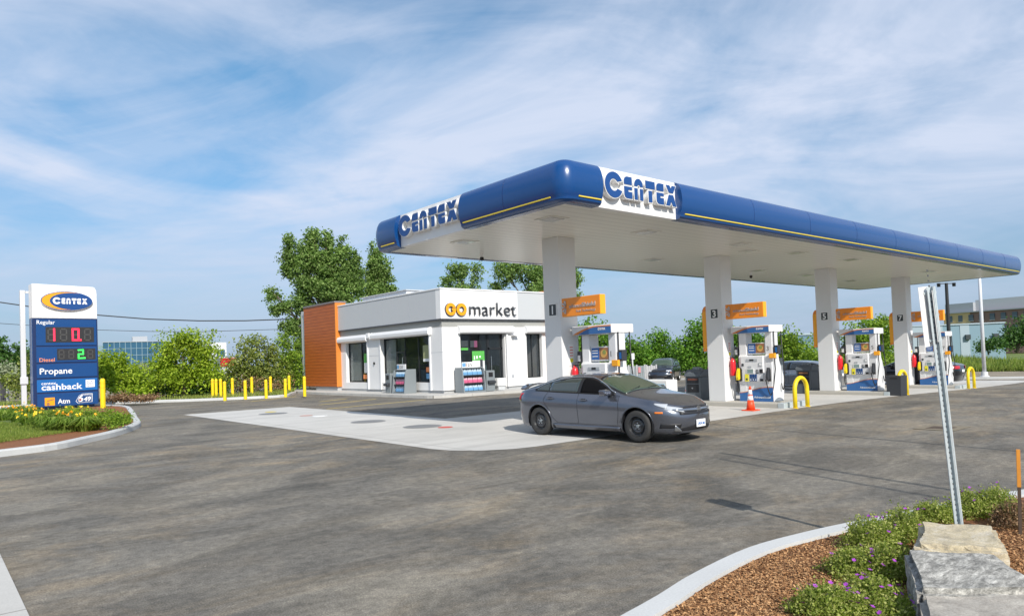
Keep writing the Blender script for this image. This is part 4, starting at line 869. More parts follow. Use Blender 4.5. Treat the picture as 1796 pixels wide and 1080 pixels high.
def make_wheel(parent, x, y, rr, side, rimm, alloy=False, yaw=0):
    w = bpy.data.objects.new('wheel', None); COL.objects.link(w); w.parent = parent; w.location = (x, y, rr); w.rotation_euler = (0, 0, yaw); s_ = side; w.empty_display_size = .1
    hw = .105; k = rr/.32
    MB().lathe([(.20*k, -hw*.8), (.285*k, -hw), (.312*k, -hw*.75), (.32*k, -hw*.3), (.32*k, hw*.3), (.312*k, hw*.75), (.285*k, hw), (.212*k, hw*.82)], 36, axis='y', cap=False).build('tyre', M_rubber, w, smooth=True)
    f = s_*hw*.80
    rim = MB(); rim.lathe([(.02, f*.1), (.19*k, f*.1), (.214*k, f*.9), (.214*k, f*1.02), (.204*k, f*1.06), (.196*k, f*.8), (.178*k, f*.30), (.165*k, f*.28), (.135*k, f*.62), (.115*k, f*.66), (.09*k, f*.50), (.035*k, f*.50)], 32, axis='y')
    r0 = rim.build('rim', M_steel if not alloy else M_black, w, smooth=True)
    try: r0.data.set_sharp_from_angle(angle=R_(22))
    except Exception: pass
    if alloy:
        b = MB()
        for q in range(5):
            for dq in (-.13, .13):
                a_ = 2*math.pi*q/5; p0 = (.04*math.cos(a_), f*.95, .04*math.sin(a_)); p1 = (.2*k*math.cos(a_+dq), f*1.0, .2*k*math.sin(a_+dq)); b.tube([p0, p1], .016, 5)
        b.lathe([(.205*k, f*.95), (.212*k, f*.95), (.212*k, f*1.02), (.205*k, f*1.02)], 32, axis='y'); b.build('spokes', M_alloy, w)
    else:
        hub = MB(); hub.lathe([(.036, f*.48), (.034, f*.80), (.015, f*.84)], 12, axis='y')
        hub.build('hub', M_bin2, w)
        for q in range(5):
            a_ = 2*math.pi*q/5+.3; MB().lathe([(.012, f*.5), (.012, f*.78), (.006, f*.82)], 6, (.062*k*math.cos(a_), 0, .062*k*math.sin(a_)), 'y').build('lug_nut', M_chrome, w)
        sl = MB()
        for q in range(10):
            a_ = 2*math.pi*q/10; sl.lathe([(.015, f*.4), (.015, f*.60)], 8, (.150*k*math.cos(a_), 0, .150*k*math.sin(a_)), 'y')
        sl.build('vent_holes', M_black, w)
    return w
def make_car(P, paint, loc, rz, label, cat, name, detail=True):
    C_ = CarShape(P); t = thing(name, loc, label, cat, P.get('group'), rz=rz)
    xr, xf, rr = P['axles'][0], P['axles'][1], P['rr']; Wd = C_.Wd
    body = C_.body().build('body', paint, t, smooth=True)
    cut = MB()
    for x in (xr, xf):
        for s_ in (-1, 1): cut.lathe([(rr+.055, s_*(Wd-.27)), (rr+.055, s_*(Wd+.2))], 40, (x, 0, rr+.005), 'y')
    co = cut.build('tmp_cut', paint, None); co.parent = t
    bm_ = body.modifiers.new('arch', 'BOOLEAN'); bm_.operation = 'DIFFERENCE'; bm_.object = co; bm_.solver = 'EXACT'
    dg = bpy.context.evaluated_depsgraph_get(); me = bpy.data.meshes.new_from_object(body.evaluated_get(dg)); body.modifiers.clear(); body.data = me
    try: me.set_sharp_from_angle(angle=R_(32))
    except Exception: pass
    bpy.data.objects.remove(co)
    for x in (xr, xf):
        for s_ in (-1, 1):
            ya, yb = s_*(Wd-.265), s_*(Wd-.06); n = 28; vs = []; fs = []
            for y in (ya, yb):
                for k in range(n+1): a_ = R_(-20+220*k/n); vs.append((x+(rr+.045)*math.cos(a_), y, rr+.005+(rr+.045)*math.sin(a_)))
            for k in range(n): fs.append((k, k+1, n+2+k, n+1+k))
            vs.append((x, ya, rr)); 
            for k in range(n): fs.append((k, k+1, 2*n+2))
            MB().add(vs, fs).build('wheel_liner', M_black, t)
            make_wheel(t, x, s_*(Wd-.125), rr, s_, None, P.get('alloy', False))
    ref_side[0] = 's'
    def side(name, ts, lo, hi, m, s_, off=.006, nv=6, par=t, thick=.004):
        return patch(lambda u, v: C_.sidep(u, lo(u)+(hi(u)-lo(u))*v, s_), ts, list(np.linspace(0, 1, nv)), off, thick).build(name, m, par, smooth=True)
    D = P['dlo']   # side glass: (t, top z) points
    zu = lambda u: lerp_pts(D['top'], u); zl = lambda u: lerp_pts(D['bot'], u)
    for s_ in (-1, 1):
        side('window_surround', list(np.linspace(D['top'][0][0], D['top'][-1][0], 44)), lambda u: zl(u)-.018, lambda u: max(zu(u)+.014, zl(u)-.01), M_black, s_, .004, 8)
        for k, (a_, b_) in enumerate(D['panes']):
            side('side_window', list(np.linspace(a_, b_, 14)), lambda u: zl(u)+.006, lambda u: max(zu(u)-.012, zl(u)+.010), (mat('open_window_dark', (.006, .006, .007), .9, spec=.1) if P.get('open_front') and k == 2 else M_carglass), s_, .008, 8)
        if P.get('chrome'):
            side('chrome_strip', list(np.linspace(D['top'][0][0]-.0, D['top'][-1][0], 50)), lambda u: zu(u)+.012, lambda u: zu(u)+.030, M_chrome, s_, .009, 3)
        for q in P['seams']:   # door shut lines as thin dark strips
            pts = q
            def fn(u, v, pts=pts):
                k = u*(len(pts)-1); i = min(int(k), len(pts)-2); f = k-i; a_, b_ = Vector(pts[i]), Vector(pts[i+1]); p = a_.lerp(b_, f); d = (b_-a_).normalized(); p = p+Vector((-d.y, d.x))*(v-.5)*.007
                return C_.sidep(p.x, p.y, s_)
            patch(fn, list(np.linspace(0, 1, 4*len(pts))), [0, 1], .0025, .002).build('door_seam', M_black, t)
        for (hx, hz) in P['handles']:
            y = C_.side_y(hx, hz); MB().box(hx-.10, hx+.10, min(s_*y, s_*(y+.035)), max(s_*y, s_*(y+.035)), hz-.016, hz+.016).build('door_handle', paint, t, bevel=.012)
            MB().box(hx-.06, hx+.06, min(s_*(y-.005), s_*(y+.004)), max(s_*(y-.005), s_*(y+.004)), hz-.03, hz+.028).build('handle_recess', M_black, t)
        mx, mz = P['mirror']; y = C_.side_y(mx, mz)
        MB().prism([(mx-.10, mz-.02), (mx-.11, mz+.11), (mx+.02, mz+.12), (mx+.10, mz+.06), (mx+.08, mz-.01)], min(s_*(y+.04), s_*(y+.25)), max(s_*(y+.04), s_*(y+.25)), 'y').build('wing_mirror', paint, t, bevel=.035, segs=3)
        MB().box(mx-.02, mx+.05, min(s_*(y-.03), s_*(y+.07)), max(s_*(y-.03), s_*(y+.07)), mz-.02, mz+.02).build('mirror_arm', M_black, t)
        if P.get('skirt'):
            side('side_skirt', list(np.linspace(xr+rr+.10, xf-rr-.10, 16)), lambda u: P['zbot']+.005, lambda u: P['zbot']+.10, paint if P['skirt'] == 1 else M_black, s_, .018, 4, thick=.016)
        for x in (xr, xf):   # mudguard lips behind the wheels
            side('arch_lip', [x+(rr+.055)*math.cos(R_(a_))*1.0 for a_ in np.linspace(172, 8, 22)], lambda u, x=x: rr+math.sqrt(max(0, (rr+.055)**2-(u-x)**2)), lambda u, x=x: rr+math.sqrt(max(0, (rr+.055)**2-(u-x)**2))+.028, paint if not P.get('clad') else M_black, s_, .012 if P.get('clad') else .008, 3, thick=.01)
    # windscreen and rear window
    ref_side[0] = 't'
    def topp(name, ta, tb, yw, m, off=.007):
        def fn(u, v):
            tt = ta+(tb-ta)*u; y = yw(tt)*(2*v-1); return Vector((C_.shear(tt, C_.roof_z(tt, y)), y, C_.roof_z(tt, y)))
        patch(fn, list(np.linspace(0, 1, 12)), list(np.linspace(0, 1, 18)), off).build(name, m, t, smooth=True)
    wsa, wsb = P['ws']; topp('windscreen_surround', wsa+.02, wsb-.04, lambda q: C_.upper(q, .44)[0]+.03, M_black, .004); topp('windscreen', wsa-.01, wsb+.03, lambda q: C_.upper(q, .44)[0], M_carglass2, .009)
    rwa, rwb = P['rw']; topp('rear_window', rwa, rwb, lambda q: C_.upper(q, .46)[0], M_carglass, .007)
    for s_ in (0.12, -.45): # wipers
        pts = [(wsa-.02, s_+.5*0, 0), (wsa-.10, s_+.38, 0)]; MB().tube([(p[0], p[1]-.1, C_.roof_z(p[0], p[1]-.1)+.022) for p in pts], .008, 5).build('wiper', M_black, t)
    # nose and tail
    ref_side[0] = 'f'
    def nose(name, y0, y1, lo, hi, m, off=.007, end=1, nu=14, nv=5, thick=.005, par=t):
        return patch(lambda u, v: C_.front(u, lo(u)+(hi(u)-lo(u))*v, end), list(np.linspace(y0, y1, nu)), list(np.linspace(0, 1, nv)), off, thick).build(name, m, par, smooth=True)
    k = lambda v: (lambda u: v)
    if P.get('kind') == 'sedan':
        nose('upper_grille', -.60, .60, lambda u: .657-.02*abs(u), lambda u: .695-.03*u*u, M_black, .006)
        nose('grille_bar', -.62, .62, lambda u: .60+.04*abs(u), lambda u: .655-.01*abs(u), mat('grille_bar_chrome', (.38, .40, .43), .2, metal=.9), .016, nv=4, thick=.014)
        nose('lower_grille', -.52, .52, lambda u: .545-.0*u, lambda u: .597, M_black, .006)
        nose('lower_intake', -.58, .58, k(.235), lambda u: .36-.12*abs(u), M_black, .006)
        b = MB().lathe([(.062, 0), (.062, .012), (.048, .012), (.048, 0)], 24, (0, 0, 0), 'x'); b.box(0, .012, -.032, -.018, -.035, .04).box(0, .012, .018, .032, -.035, .04).box(0, .012, -.02, .02, -.008, .006)
        e = b.build('badge', M_chrome, t); e.location = (C_.front(0, .63).x+.012, 0, .632)
        MB().box(0, .012, -.155, .155, .285, .43).build('number_plate', M_txtw, t, bevel=.004).location = (C_.front(0, .45).x+.012, 0, 0)
        px_ = C_.front(0, .45).x+.0245
        text('plate_text', P.get('plate', 'CPKW 482'), frame((px_, -.125, .325), (0, 1, 0), (0, 0, 1)), .07, M_blue3, t, width=.25, bold=.01)
    else:
        nose('upper_grille', -.62, .62, lambda u: .74-.0*abs(u), lambda u: .84, M_black, .006); nose('lower_intake', -.66, .66, k(.30), k(.48), M_black, .006)
        nose('skid_plate', -.40, .40, k(.24), k(.30), M_chrome, .012)
    for s_ in (-1, 1):
        hl = P['headl']
        for nm, y0, y1, lo, hi, m_, of in hl: nose(nm, s_*y0, s_*y1, lo, hi, m_, of)
        for nm, y0, y1, lo, hi, m_, of in P['taill']: nose(nm, s_*y0, s_*y1, lo, hi, m_, of, end=-1)
        ref_side[0] = 's'
        for nm, a_, b_, lo, hi, m_ in P.get('sidelamps', ()): side(nm, list(np.linspace(a_, b_, 8)), lo, hi, m_, s_, .008, 4)
        ref_side[0] = 'f'
    nose('tail_plate', -.16, .16, k(.62), k(.74), M_txtw, .008, end=-1)
    if P.get('spoiler'):
        b = MB(); n = 16
        for i in range(n): pass
        prof = [(-.10, 0), (-.13, .035), (.02, .03), (.09, 0)]; vs = []; fs = []
        for i in range(n+1):
            y = -.66+1.32*i/n; sk = .13*(abs(y)/.66)**2; zz = 1.10-.10*(abs(y)/.66)**3
            for (a_, b2) in prof: vs.append((C_.t0+.14+a_+sk, y, zz+b2))
        for i in range(n):
            for q in range(4): fs.append((i*4+q, i*4+(q+1) % 4, (i+1)*4+(q+1) % 4, (i+1)*4+q))
        fs += [(0, 1, 2, 3), (n*4+3, n*4+2, n*4+1, n*4)]
        b.add(vs, fs); b.box(C_.t0+.17, C_.t0+.22, -.5, -.46, 1.0, 1.13).box(C_.t0+.17, C_.t0+.22, .46, .5, 1.0, 1.13); b.build('rear_spoiler', paint, t, smooth=False)
    return t
SEDAN = dict(t=(-2.30, 2.235), W=1.80, zbot=.185, rr=.318, axles=(-1.36, 1.34), kind='sedan', beltk=.915, tum=.44, n=3.8, pw=6,
    top=[(-2.30, .62), (-2.26, .90), (-2.2, 1.0), (-1.95, 1.05), (-1.5, 1.175), (-1.05, 1.295), (-.6, 1.345), (-.1, 1.352), (.25, 1.325), (.7, 1.165), (1.05, 1.015), (1.25, .965), (1.6, .90), (1.95, .80), (2.15, .70), (2.235, .60)],
    belt=[(-2.30, .60), (-2.25, .88), (-2.0, .96), (-1.5, .985), (-.5, .955), (.6, .915), (1.1, .885), (1.5, .84), (1.9, .755), (2.1, .68), (2.235, .57)],
    dlo=dict(top=[(-1.50, 1.025), (-1.3, 1.11), (-1.05, 1.185), (-.6, 1.255), (-.15, 1.27), (.15, 1.235), (.5, 1.10), (.80, .955)], bot=[(-1.50, 1.005), (-1.05, .985), (0, .955), (.80, .94)], panes=((-1.43, -1.09), (-1.05, -.24), (-.15, .70))), open_front=True,
    chrome=True, seams=([(-.19, .96), (-.19, .60), (-.19, .33), (-.21, .30)], [(.90, .92), (.92, .6), (.86, .33)], [(-1.10, .98), (-1.20, .78), (-1.05, .60), (-.94, .40), (-.80, .31)], [(-.80, .31), (.86, .31)]),
    handles=((-.98, .835), (-.02, .815)), mirror=(.66, .93), ws=(1.04, .28), rw=(-1.92, -1.02), skirt=1,
    headl=[('headlight', .42, .80, lambda u: .585+.085*max(0, (abs(u)-.42)/.38), lambda u: .668+.082*max(0, (abs(u)-.42)/.38), M_lamp, .008),
           ('fog_lamp_recess', .50, .76, lambda u: .295, lambda u: .375, M_black, .006), ('chrome_accent', .46, .60, K(.225), lambda u: .225+.13*(abs(u)-.46)/.14, M_alloy, .012)],
    sidelamps=[('headlight', 1.72, 1.98, lambda u: .748-.33*(u-1.72), lambda u: .772-.07*(u-1.72), M_lamp), ('side_marker', 1.745, 1.90, lambda u: .575, lambda u: .61, M_amber), ('tail_lamp', -2.24, -2.0, lambda u: .78, lambda u: .93, M_red)],
    taill=[('tail_lamp', .35, .80, K(.78), K(.93), M_red, .010)], spoiler=True, plate='CPKW 482')
# front axle at px of the photo: near wheels touch at (-1.61,-.64) and (-1.47,-3.33)
hd = math.atan2(-3.33+.64, -1.47+1.61)
fx, fy = math.cos(hd), math.sin(hd); lx, ly = -fy, fx     # car's left
cxm, cym = (-1.608-1.47)/2, (-.636-3.33)/2                # midpoint of the near (right side) wheels
side_s = 1 if (lx < 0) else -1
make_car(SEDAN, M_paint, (cxm-lx*side_s*.80, cym-ly*side_s*.80, .008), hd, 'dark grey four door sedan with black steel wheels driving out from under the canopy', 'car', 'sedan_car')
SED2 = dict(SEDAN); SED2.update(spoiler=False, chrome=False, alloy=True, open_front=False)
qa = un(1562, 690)
make_car(SED2, M_paintS, (18.75, 4.3, G(18.7)), R_(90+4), 'silver grey sedan parked between the third and fourth pump islands', 'car', 'sedan_car')
make_car(SED2, M_paintK, (26.2, 1.9, G(26)), R_(90), 'black sedan parked on the far side of the farthest pump island', 'car', 'sedan_car')
SUV = dict(t=(-2.25, 2.25), W=1.86, zbot=.24, rr=.36, axles=(-1.33, 1.33), kind='suv', beltk=.94, tum=.30, n=5.0, group='parked dark sport utility cars', alloy=True, clad=True, skirt=2,
    top=[(-2.25, .75), (-2.2, 1.05), (-2.1, 1.25), (-1.9, 1.56), (-1.5, 1.64), (-.6, 1.68), (0, 1.68), (.45, 1.62), (.85, 1.38), (1.15, 1.16), (1.4, 1.10), (1.9, 1.02), (2.15, .93), (2.25, .75)],
    belt=[(-2.25, .70), (-2.15, 1.0), (-1.8, 1.10), (-.5, 1.06), (.6, 1.03), (1.2, 1.02), (1.8, .95), (2.1, .86), (2.25, .70)],
    dlo=dict(top=[(-1.95, 1.2), (-1.7, 1.44), (-1.2, 1.53), (-.4, 1.56), (.2, 1.54), (.5, 1.45), (.95, 1.11)], bot=[(-1.95, 1.17), (-1, 1.10), (.95, 1.06)], panes=((-1.82, -1.15), (-1.05, -.1), (0, .82))),
    seams=([(-.05, 1.05), (-.05, .4)], [(1.0, 1.02), (.98, .45)], [(-1.1, 1.08), (-1.1, .75), (-.85, .4)]), handles=((-.9, .95), (.15, .93)), mirror=(.80, 1.06), ws=(1.12, .48), rw=(-2.08, -1.90),
    headl=[('headlight', .52, .86, K(.76), K(.85), M_lamp, .009), ('lower_lamp', .60, .84, K(.52), K(.60), M_lamp, .009)], taill=[('tail_lamp', .45, .88, K(.92), K(1.04), M_red, .01)], sidelamps=[('tail_lamp', -2.18, -1.95, K(.92), K(1.04), M_red), ('side_marker', 1.85, 2.0, K(.66), K(.70), M_amber)])
q1 = un(1171, 671.5, -.38)
make_car(SUV, M_paintN, (q1.x+1.6, q1.y+1.5, G(q1.x)), R_(-153), 'dark blue grey sport utility car parked facing left near the grey fence', 'sport utility car', 'sport_utility_car')
q2 = un(1236, 671.5, -.38)
make_car(SUV, M_paintN, (q2.x+1.4, q2.y-.6, G(q2.x)), R_(28), 'dark sport utility car parked tail first, partly behind the second canopy column', 'sport utility car', 'sport_utility_car')
# ------------------------------------------------------------------ things standing about the forecourt
def cone(x, y, label):
    t = thing('traffic_cone', (x, y, G(x)+.006), label, 'traffic cone', 'orange traffic cones on the pad')
    MB().box(-.19, .19, -.19, .19, 0, .03).build('base', M_cone, t, bevel=.01)
    def rr_(z): return .125-(.125-.03)*(z-.03)/.67
    for nm, a_, b_, m_ in (('cone_body', .03, .30, M_cone), ('reflective_band', .30, .42, M_conew), ('cone_body', .42, .455, M_cone), ('reflective_band', .455, .60, M_conew), ('cone_body', .60, .70, M_cone)):
        MB().lathe([(rr_(a_), a_), (rr_(b_), b_)], 22).build(nm, m_, t, smooth=True)
qc = un(1317, 720); cone(qc.x, qc.y, 'orange traffic cone with white bands standing in front of pump 3')
qc = un(1206, 707); cone(qc.x, qc.y, 'orange traffic cone with white bands beside the grey litter bin')
def litter_bin(x, y, label, food=False):
    t = thing('litter_bin', (x, y, G(x)+.006), label, 'litter bin', 'grey litter bins beside the columns', rz=R_(-90))
    MB().box(0, .62, 0, .60, 0, .92).build('body', M_bin, t, bevel=.03)
    MB().prism([(-.03, .92), (.63, .92), (.60, 1.02), (.46, 1.15), (.16, 1.15), (.0, 1.02)], -.03, .65, 'x').build('lid', M_bin, t, bevel=.02)
    MB().box(.08, .54, -.012, 0, .70, .88).build('opening', M_black, t, bevel=.004); MB().box(.08, .54, -.012, 0, .40, .67).build('opening', M_black, t, bevel=.004)
    MB().box(.12, .50, -.016, -.012, .80, .86).build('label_strip', M_food if food else mat('label_brown', (.16, .05, .03), .5), t)
    MB().box(.27, .32, -.02, -.012, .52, .56).build('latch', M_chrome, t)
    MB().prism([(.18, 1.15), (.40, 1.15), (.40, 1.20), (.22, 1.24)], .18, .44, 'x').build('paper_tray', M_bin2, t)
    return t
litter_bin(7.35, 2.0, 'dark grey litter bin with sloping lid left of the column of pump 3'); litter_bin(14.75, 2.0, 'dark grey litter bin with a tan card slot left of the column of pump 5', True)
for x, y, lb in ((7.95, 2.05, 'plain dark grey bin tucked behind the litter bin near column 3'), (15.35, 2.05, 'plain dark grey bin tucked behind the litter bin near column 5')):
    t = thing('waste_container', (x, y, G(x)), lb, 'bin', 'plain dark bins behind the litter bins', rz=R_(-90)); MB().box(0, .6, 0, .6, 0, .88).build('body', M_bin3, t, bevel=.03); MB().box(-.02, .62, -.02, .62, .88, .95).build('lid', M_bin, t, bevel=.02)
q = un(1378, 711)
t = thing('windscreen_wash_stand', (13.0, 2.55, G(13)), 'grey service stand with a small picture screen and bucket between pumps 3 and 5', 'service stand', rz=R_(-90))
MB().prism([(0, 0), (.5, 0), (.5, 1.45), (.12, 1.45)], 0, .07, 'x').build('side_panel', M_bin2, t, bevel=.01); MB().prism([(0, 0), (.5, 0), (.5, 1.45), (.12, 1.45)], .62, .69, 'x').build('side_panel', M_bin2, t, bevel=.01)
MB().box(.07, .62, .10, .46, 0, .75).build('body', M_bin3, t); MB().box(.07, .62, .14, .46, .75, 1.45).build('head', M_bin, t); MB().box(.10, .59, .128, .14, 1.0, 1.38).build('picture', mat('picture_tan', (.30, .22, .16), .5), t); MB().box(.2, .5, .12, .128, 1.1, 1.3).build('picture', M_brick, t)
MB().box(.1, .58, -.05, .12, .40, .60).build('bucket', M_black, t, bevel=.02)
q = un(1585, 694)
t = thing('charcoal_bin', (q.x-.1, q.y+.55, G(q.x)), 'charcoal open-topped bin standing behind the hoop guard of pump 5', 'bin', rz=R_(-90))
MB().prism([(.02, 0), (.50, 0), (.53, .72), (0, .72)], 0, .55, 'y').build('body', M_bin3, t, bevel=.015); MB().box(.05, .48, .04, .5, .721, .725).build('opening', M_black, t); MB().box(.15, .40, -.006, 0, .60, .66).build('slot', M_black, t)
q = W(1113, 690, 19.0)
t = thing('poster_cabinet', (q.x, q.y, G(5)), 'low white-framed cabinet with a pale blue landscape poster beyond the grey sedan', 'poster cabinet', rz=R_(-90))
MB().box(0, 1.10, 0, .45, 0, 1.05).build('cabinet', M_white, t, bevel=.03); MB().box(.08, 1.02, -.008, 0, .12, .95).build('poster', M_skyb, t); MB().box(.08, 1.02, -.012, -.008, .12, .45).build('poster_ground', mat('poster_cream', (.62, .60, .45), .5), t)
MB().lathe([(.12, -.02), (.12, -.012)], 14, (.55, 0, .42), 'y').build('poster_shape', M_ware, t)
t = thing('black_cabinet', (COLX[3]+.9, -.0, G(22)+.15), 'tall black cabinet between the farthest column and pump 7', 'cabinet', rz=R_(-90))
MB().box(-.62, -.18, .0, .5, 0, 1.45).build('body', M_black, t, bevel=.02); MB().box(-.58, -.22, -.006, 0, .1, 1.35).build('door', M_bin3, t)
# manhole and tank covers in the pad
def cover(px, py, r_, m_, label, grp='tank covers set in the concrete pad'):
    q = un(px, py, 0.0); t = thing('tank_cover', (q.x, q.y, .010), label, 'manhole cover', grp)
    MB().lathe([(r_, 0), (r_, .004)], 36).build('ring', m_, t); MB().lathe([(r_*.9, .0045), (r_*.9, .006)], 36).build('lid', mat('cover_dark', (.20, .20, .20), .6, noise_amt=.15, noise_scale=20) if m_ is M_man else m_, t)
cover(646, 739.5, .52, M_man, 'round grey tank cover, middle one in the pad'); cover(741, 748, .52, M_man, 'round grey tank cover nearest the camera in the pad'); cover(479, 725.5, .52, M_man, 'round grey tank cover at the far end of the pad')
cover(781, 749.5, .20, M_manred, 'small red fill cover beside the nearest tank cover', 'small coloured covers in the pad'); cover(537, 729, .22, mat('cover_pink', (.5, .28, .24), .8), 'small faded red cover in the middle of the pad', 'small coloured covers in the pad')
cover(475, 722.5, .22, mat('cover_yellow', (.6, .48, .08), .8), 'small yellow cover at the far end of the pad', 'small coloured covers in the pad'); cover(561, 730, .26, M_txtw, 'small white cover beside the faded red cover', 'small coloured covers in the pad')
q = un(1650, 751); t = thing('catch_basin', (q.x, q.y, .006), 'square rusty catch basin grate set in the asphalt behind the tilted signpost', 'catch basin')
MB().box(-.4, .55, -.38, .38, 0, .006).build('frame', mat('basin_patch', (.20, .17, .12), .9, noise_amt=.3, noise_scale=10), t); MB().box(-.2, .25, -.22, .22, .006, .010).build('grate', M_rust, t)
# yellow bollards by the shop
BOL = [(373.3, 696), (379.5, 696.5), (387.5, 697), (394.5, 702.5), (408, 693.5), (430.5, 700), (442, 691.5), (467, 698.5), (475, 690), (501, 696), (507.5, 688), (534.5, 693.5)]
ordn = ['first', 'second', 'third', 'fourth', 'fifth', 'sixth', 'seventh', 'eighth', 'ninth', 'tenth', 'eleventh', 'last']
proto = None
for i, (px, py) in enumerate(BOL):
    z = .12 if i not in (3, 5, 7, 9) else 0.0
    q = un(px, py, z)
    if proto is None:
        proto = thing('yellow_bollard', (0, 0, 0), 'x', 'bollard', 'yellow bollards left of the shop')
        MB().lathe([(.085, -.05), (.085, 1.0), (.06, 1.05), (.02, 1.065)], 16).build('post', M_sy, proto, smooth=False); MB().lathe([(.088, .86), (.088, .90)], 16).build('band', mat('band_amber', (.70, .42, .02), .5), proto)
        t = proto
    else: t = copy_tree(proto)
    t.location = (q.x, q.y, z); t['label'] = f'{ordn[i]} yellow steel bollard from the left, by the bushes beside the shop'
    if i == 11: t['label'] = 'yellow steel bollard standing against the orange clad corner of the shop'
q = W(180.5, 700, 33.2); t = thing('yellow_sleeve_bollard', (q.x, q.y, .1), 'thick yellow bollard beside the right edge of the tall price sign', 'bollard')
MB().lathe([(.115, -.05), (.115, 1.28), (.10, 1.36), (.04, 1.40)], 18).build('sleeve', M_sy, t); MB().lathe([(.118, .95), (.118, .97)], 18).build('groove', mat('band_amber', (.70, .42, .02), .5), t); MB().lathe([(.118, 1.15), (.118, 1.17)], 18).build('groove', MATS['band_amber'], t)
# ------------------------------------------------------------------ the tall price sign
PL, PR = W(58.5, 657, 33.0), W(172.3, 652, 34.9)
pw = (Vector((PR.x, PR.y))-Vector((PL.x, PL.y))).length; prz = math.atan2(PR.y-PL.y, PR.x-PL.x)
sign = thing('price_sign', (PL.x, PL.y, .10), 'tall blue and white fuel price sign standing in the planted bed', 'price sign', rz=prz)
zz = lambda py: CAM.z+(657.5-py)/FPX*33.0-.10
zt_, zw = zz(496), zz(556.8)
Rt = .30
def pyl(name, z0, z1, m, y0=0.0, y1=.75, x0=0.0, x1=None, bev=.03): return MB().box(x0, pw if x1 is None else x1, y0, y1, z0, z1).build(name, m, sign, bevel=bev)
pyl('base', 0, .22, M_blue2, .12, .65, .15, pw-.15)
pyl('body', .20, zw, M_blue2, 0, .75)
hp = [(0, zw), (pw, zw), (pw, zt_-.40)]+[(pw-.16*(1-math.cos(R_(a))), zt_-.40+.34*math.sin(R_(a))) for a in range(15, 91, 15)]+[(0, zt_)]
MB().prism(hp, -.01, .76, 'y').build('head', M_white, sign, bevel=.02)
ud = lambda px: (px-58.5)/(172.3-58.5)*pw
for nm, pa, pb, m_ in (('regular_panel', 559, 605.5, M_blue2), ('diesel_panel', 608, 635.5, M_blue2), ('propane_panel', 638.5, 663.0, M_blue2), ('cashback_panel', 666, 688, M_blue3), ('services_panel', 691, 714, M_blue2)):
    MB().box(.13, pw-.05, -.035, 0, zz(pb), zz(pa)).build(nm, m_, sign, bevel=.008)
MB().box(-.004, pw+.004, -.006, 0, .2, zw).build('shadow_gap', mat('gap_navy', (.003, .02, .09), .5), sign)
FY = -.0355; kx = pw/113.8
def fr(px, py, y=FY): return frame((ud(px), y, zz(py)), (1, 0, 0), (0, 0, 1))
text('regular_text', 'Regular', fr(64.5, 567.5), .27, M_txtw, sign, width=31*kx, bold=.006)
text('diesel_text', 'Diesel', fr(68, 634), .25, M_txt_or, sign, width=26*kx, bold=.006)
text('propane_text', 'Propane', fr(68, 656), .40, M_txtw, sign, width=56*kx, bold=.015)
text('centex_text', 'centex', fr(71, 675), .20, M_txtw, sign, width=25*kx, bold=.008)
text('cashback_text', 'cashback', fr(71, 684.5), .40, M_txtw, sign, width=71*kx, bold=.018)
text('atm_text', 'Atm', fr(99, 709.5), .32, M_txtw, sign, width=21*kx, bold=.015)
b = MB().box(ud(148.5), ud(165), FY-.006, FY, zz(682.5), zz(669)).build('bonus_box', M_txtw, sign, bevel=.003)
for k, tx in enumerate(('Earn &', 'Redeem', 'here')): o_ = text('box_text', tx, frame((ud(150.5), FY-.007, zz(673.2+3.7*k)), (1, 0, 0), (0, 0, 1)), .085, M_navy, None, bold=.01); o_.parent = b
b = MB().box(ud(76.5), ud(93.5), FY-.006, FY, zz(712), zz(698)).build('food_tile', M_goor, sign, bevel=.003)
o_ = MB().lathe([(.07, FY-.010), (.07, FY-.006)], 14, (ud(82), 0, zz(709)), 'y').build('tile_picture', M_food, None); o_.parent = b
o_ = MB().prism([(ud(80), zz(703)), (ud(92), zz(700)), (ud(92), zz(702)), (ud(80), zz(705))], FY-.010, FY-.006, 'y').build('tile_picture', M_food, None); o_.parent = b
hexa = [(ud(130), zz(707)), (ud(133), zz(710.5)), (ud(160), zz(709.5)), (ud(160.5), zz(694)), (ud(142), zz(694)), (ud(136), zz(697))]
b = MB().prism(hexa, FY-.004, FY, 'y').build('lottery_badge', M_txtw, sign)
def inner(l, k): cx_ = sum(p[0] for p in l)/len(l); cz_ = sum(p[1] for p in l)/len(l); return [(cx_+(p[0]-cx_)*k, cz_+(p[1]-cz_)*k*.98) for p in l]
o_ = MB().prism(inner(hexa, .93), FY-.007, FY-.004, 'y').build('badge_face', M_blue2, None); o_.parent = b
o_ = text('badge_text', '6', frame((ud(133), FY-.008, zz(708)), (1, 0, 0), (0, 0, 1)), .46, M_txtw, None, bold=.03, shear=.2); o_.parent = b
o_ = text('badge_text', '49', frame((ud(144), FY-.008, zz(707.5)), (1, 0, 0), (0, 0, 1)), .30, M_txtw, None, bold=.03, shear=.2); o_.parent = b
o_ = text('badge_text', 'LOTTO', frame((ud(144), FY-.008, zz(697.5)), (1, 0, 0), (0, 0, 1)), .10, M_txtw, None, width=.34, bold=.01); o_.parent = b
o_ = MB().lathe([(.07, FY-.012), (.07, FY-.008)], 12, (ud(137.5), 0, zz(705)), 'y').build('badge_dot', M_red, None); o_.parent = b
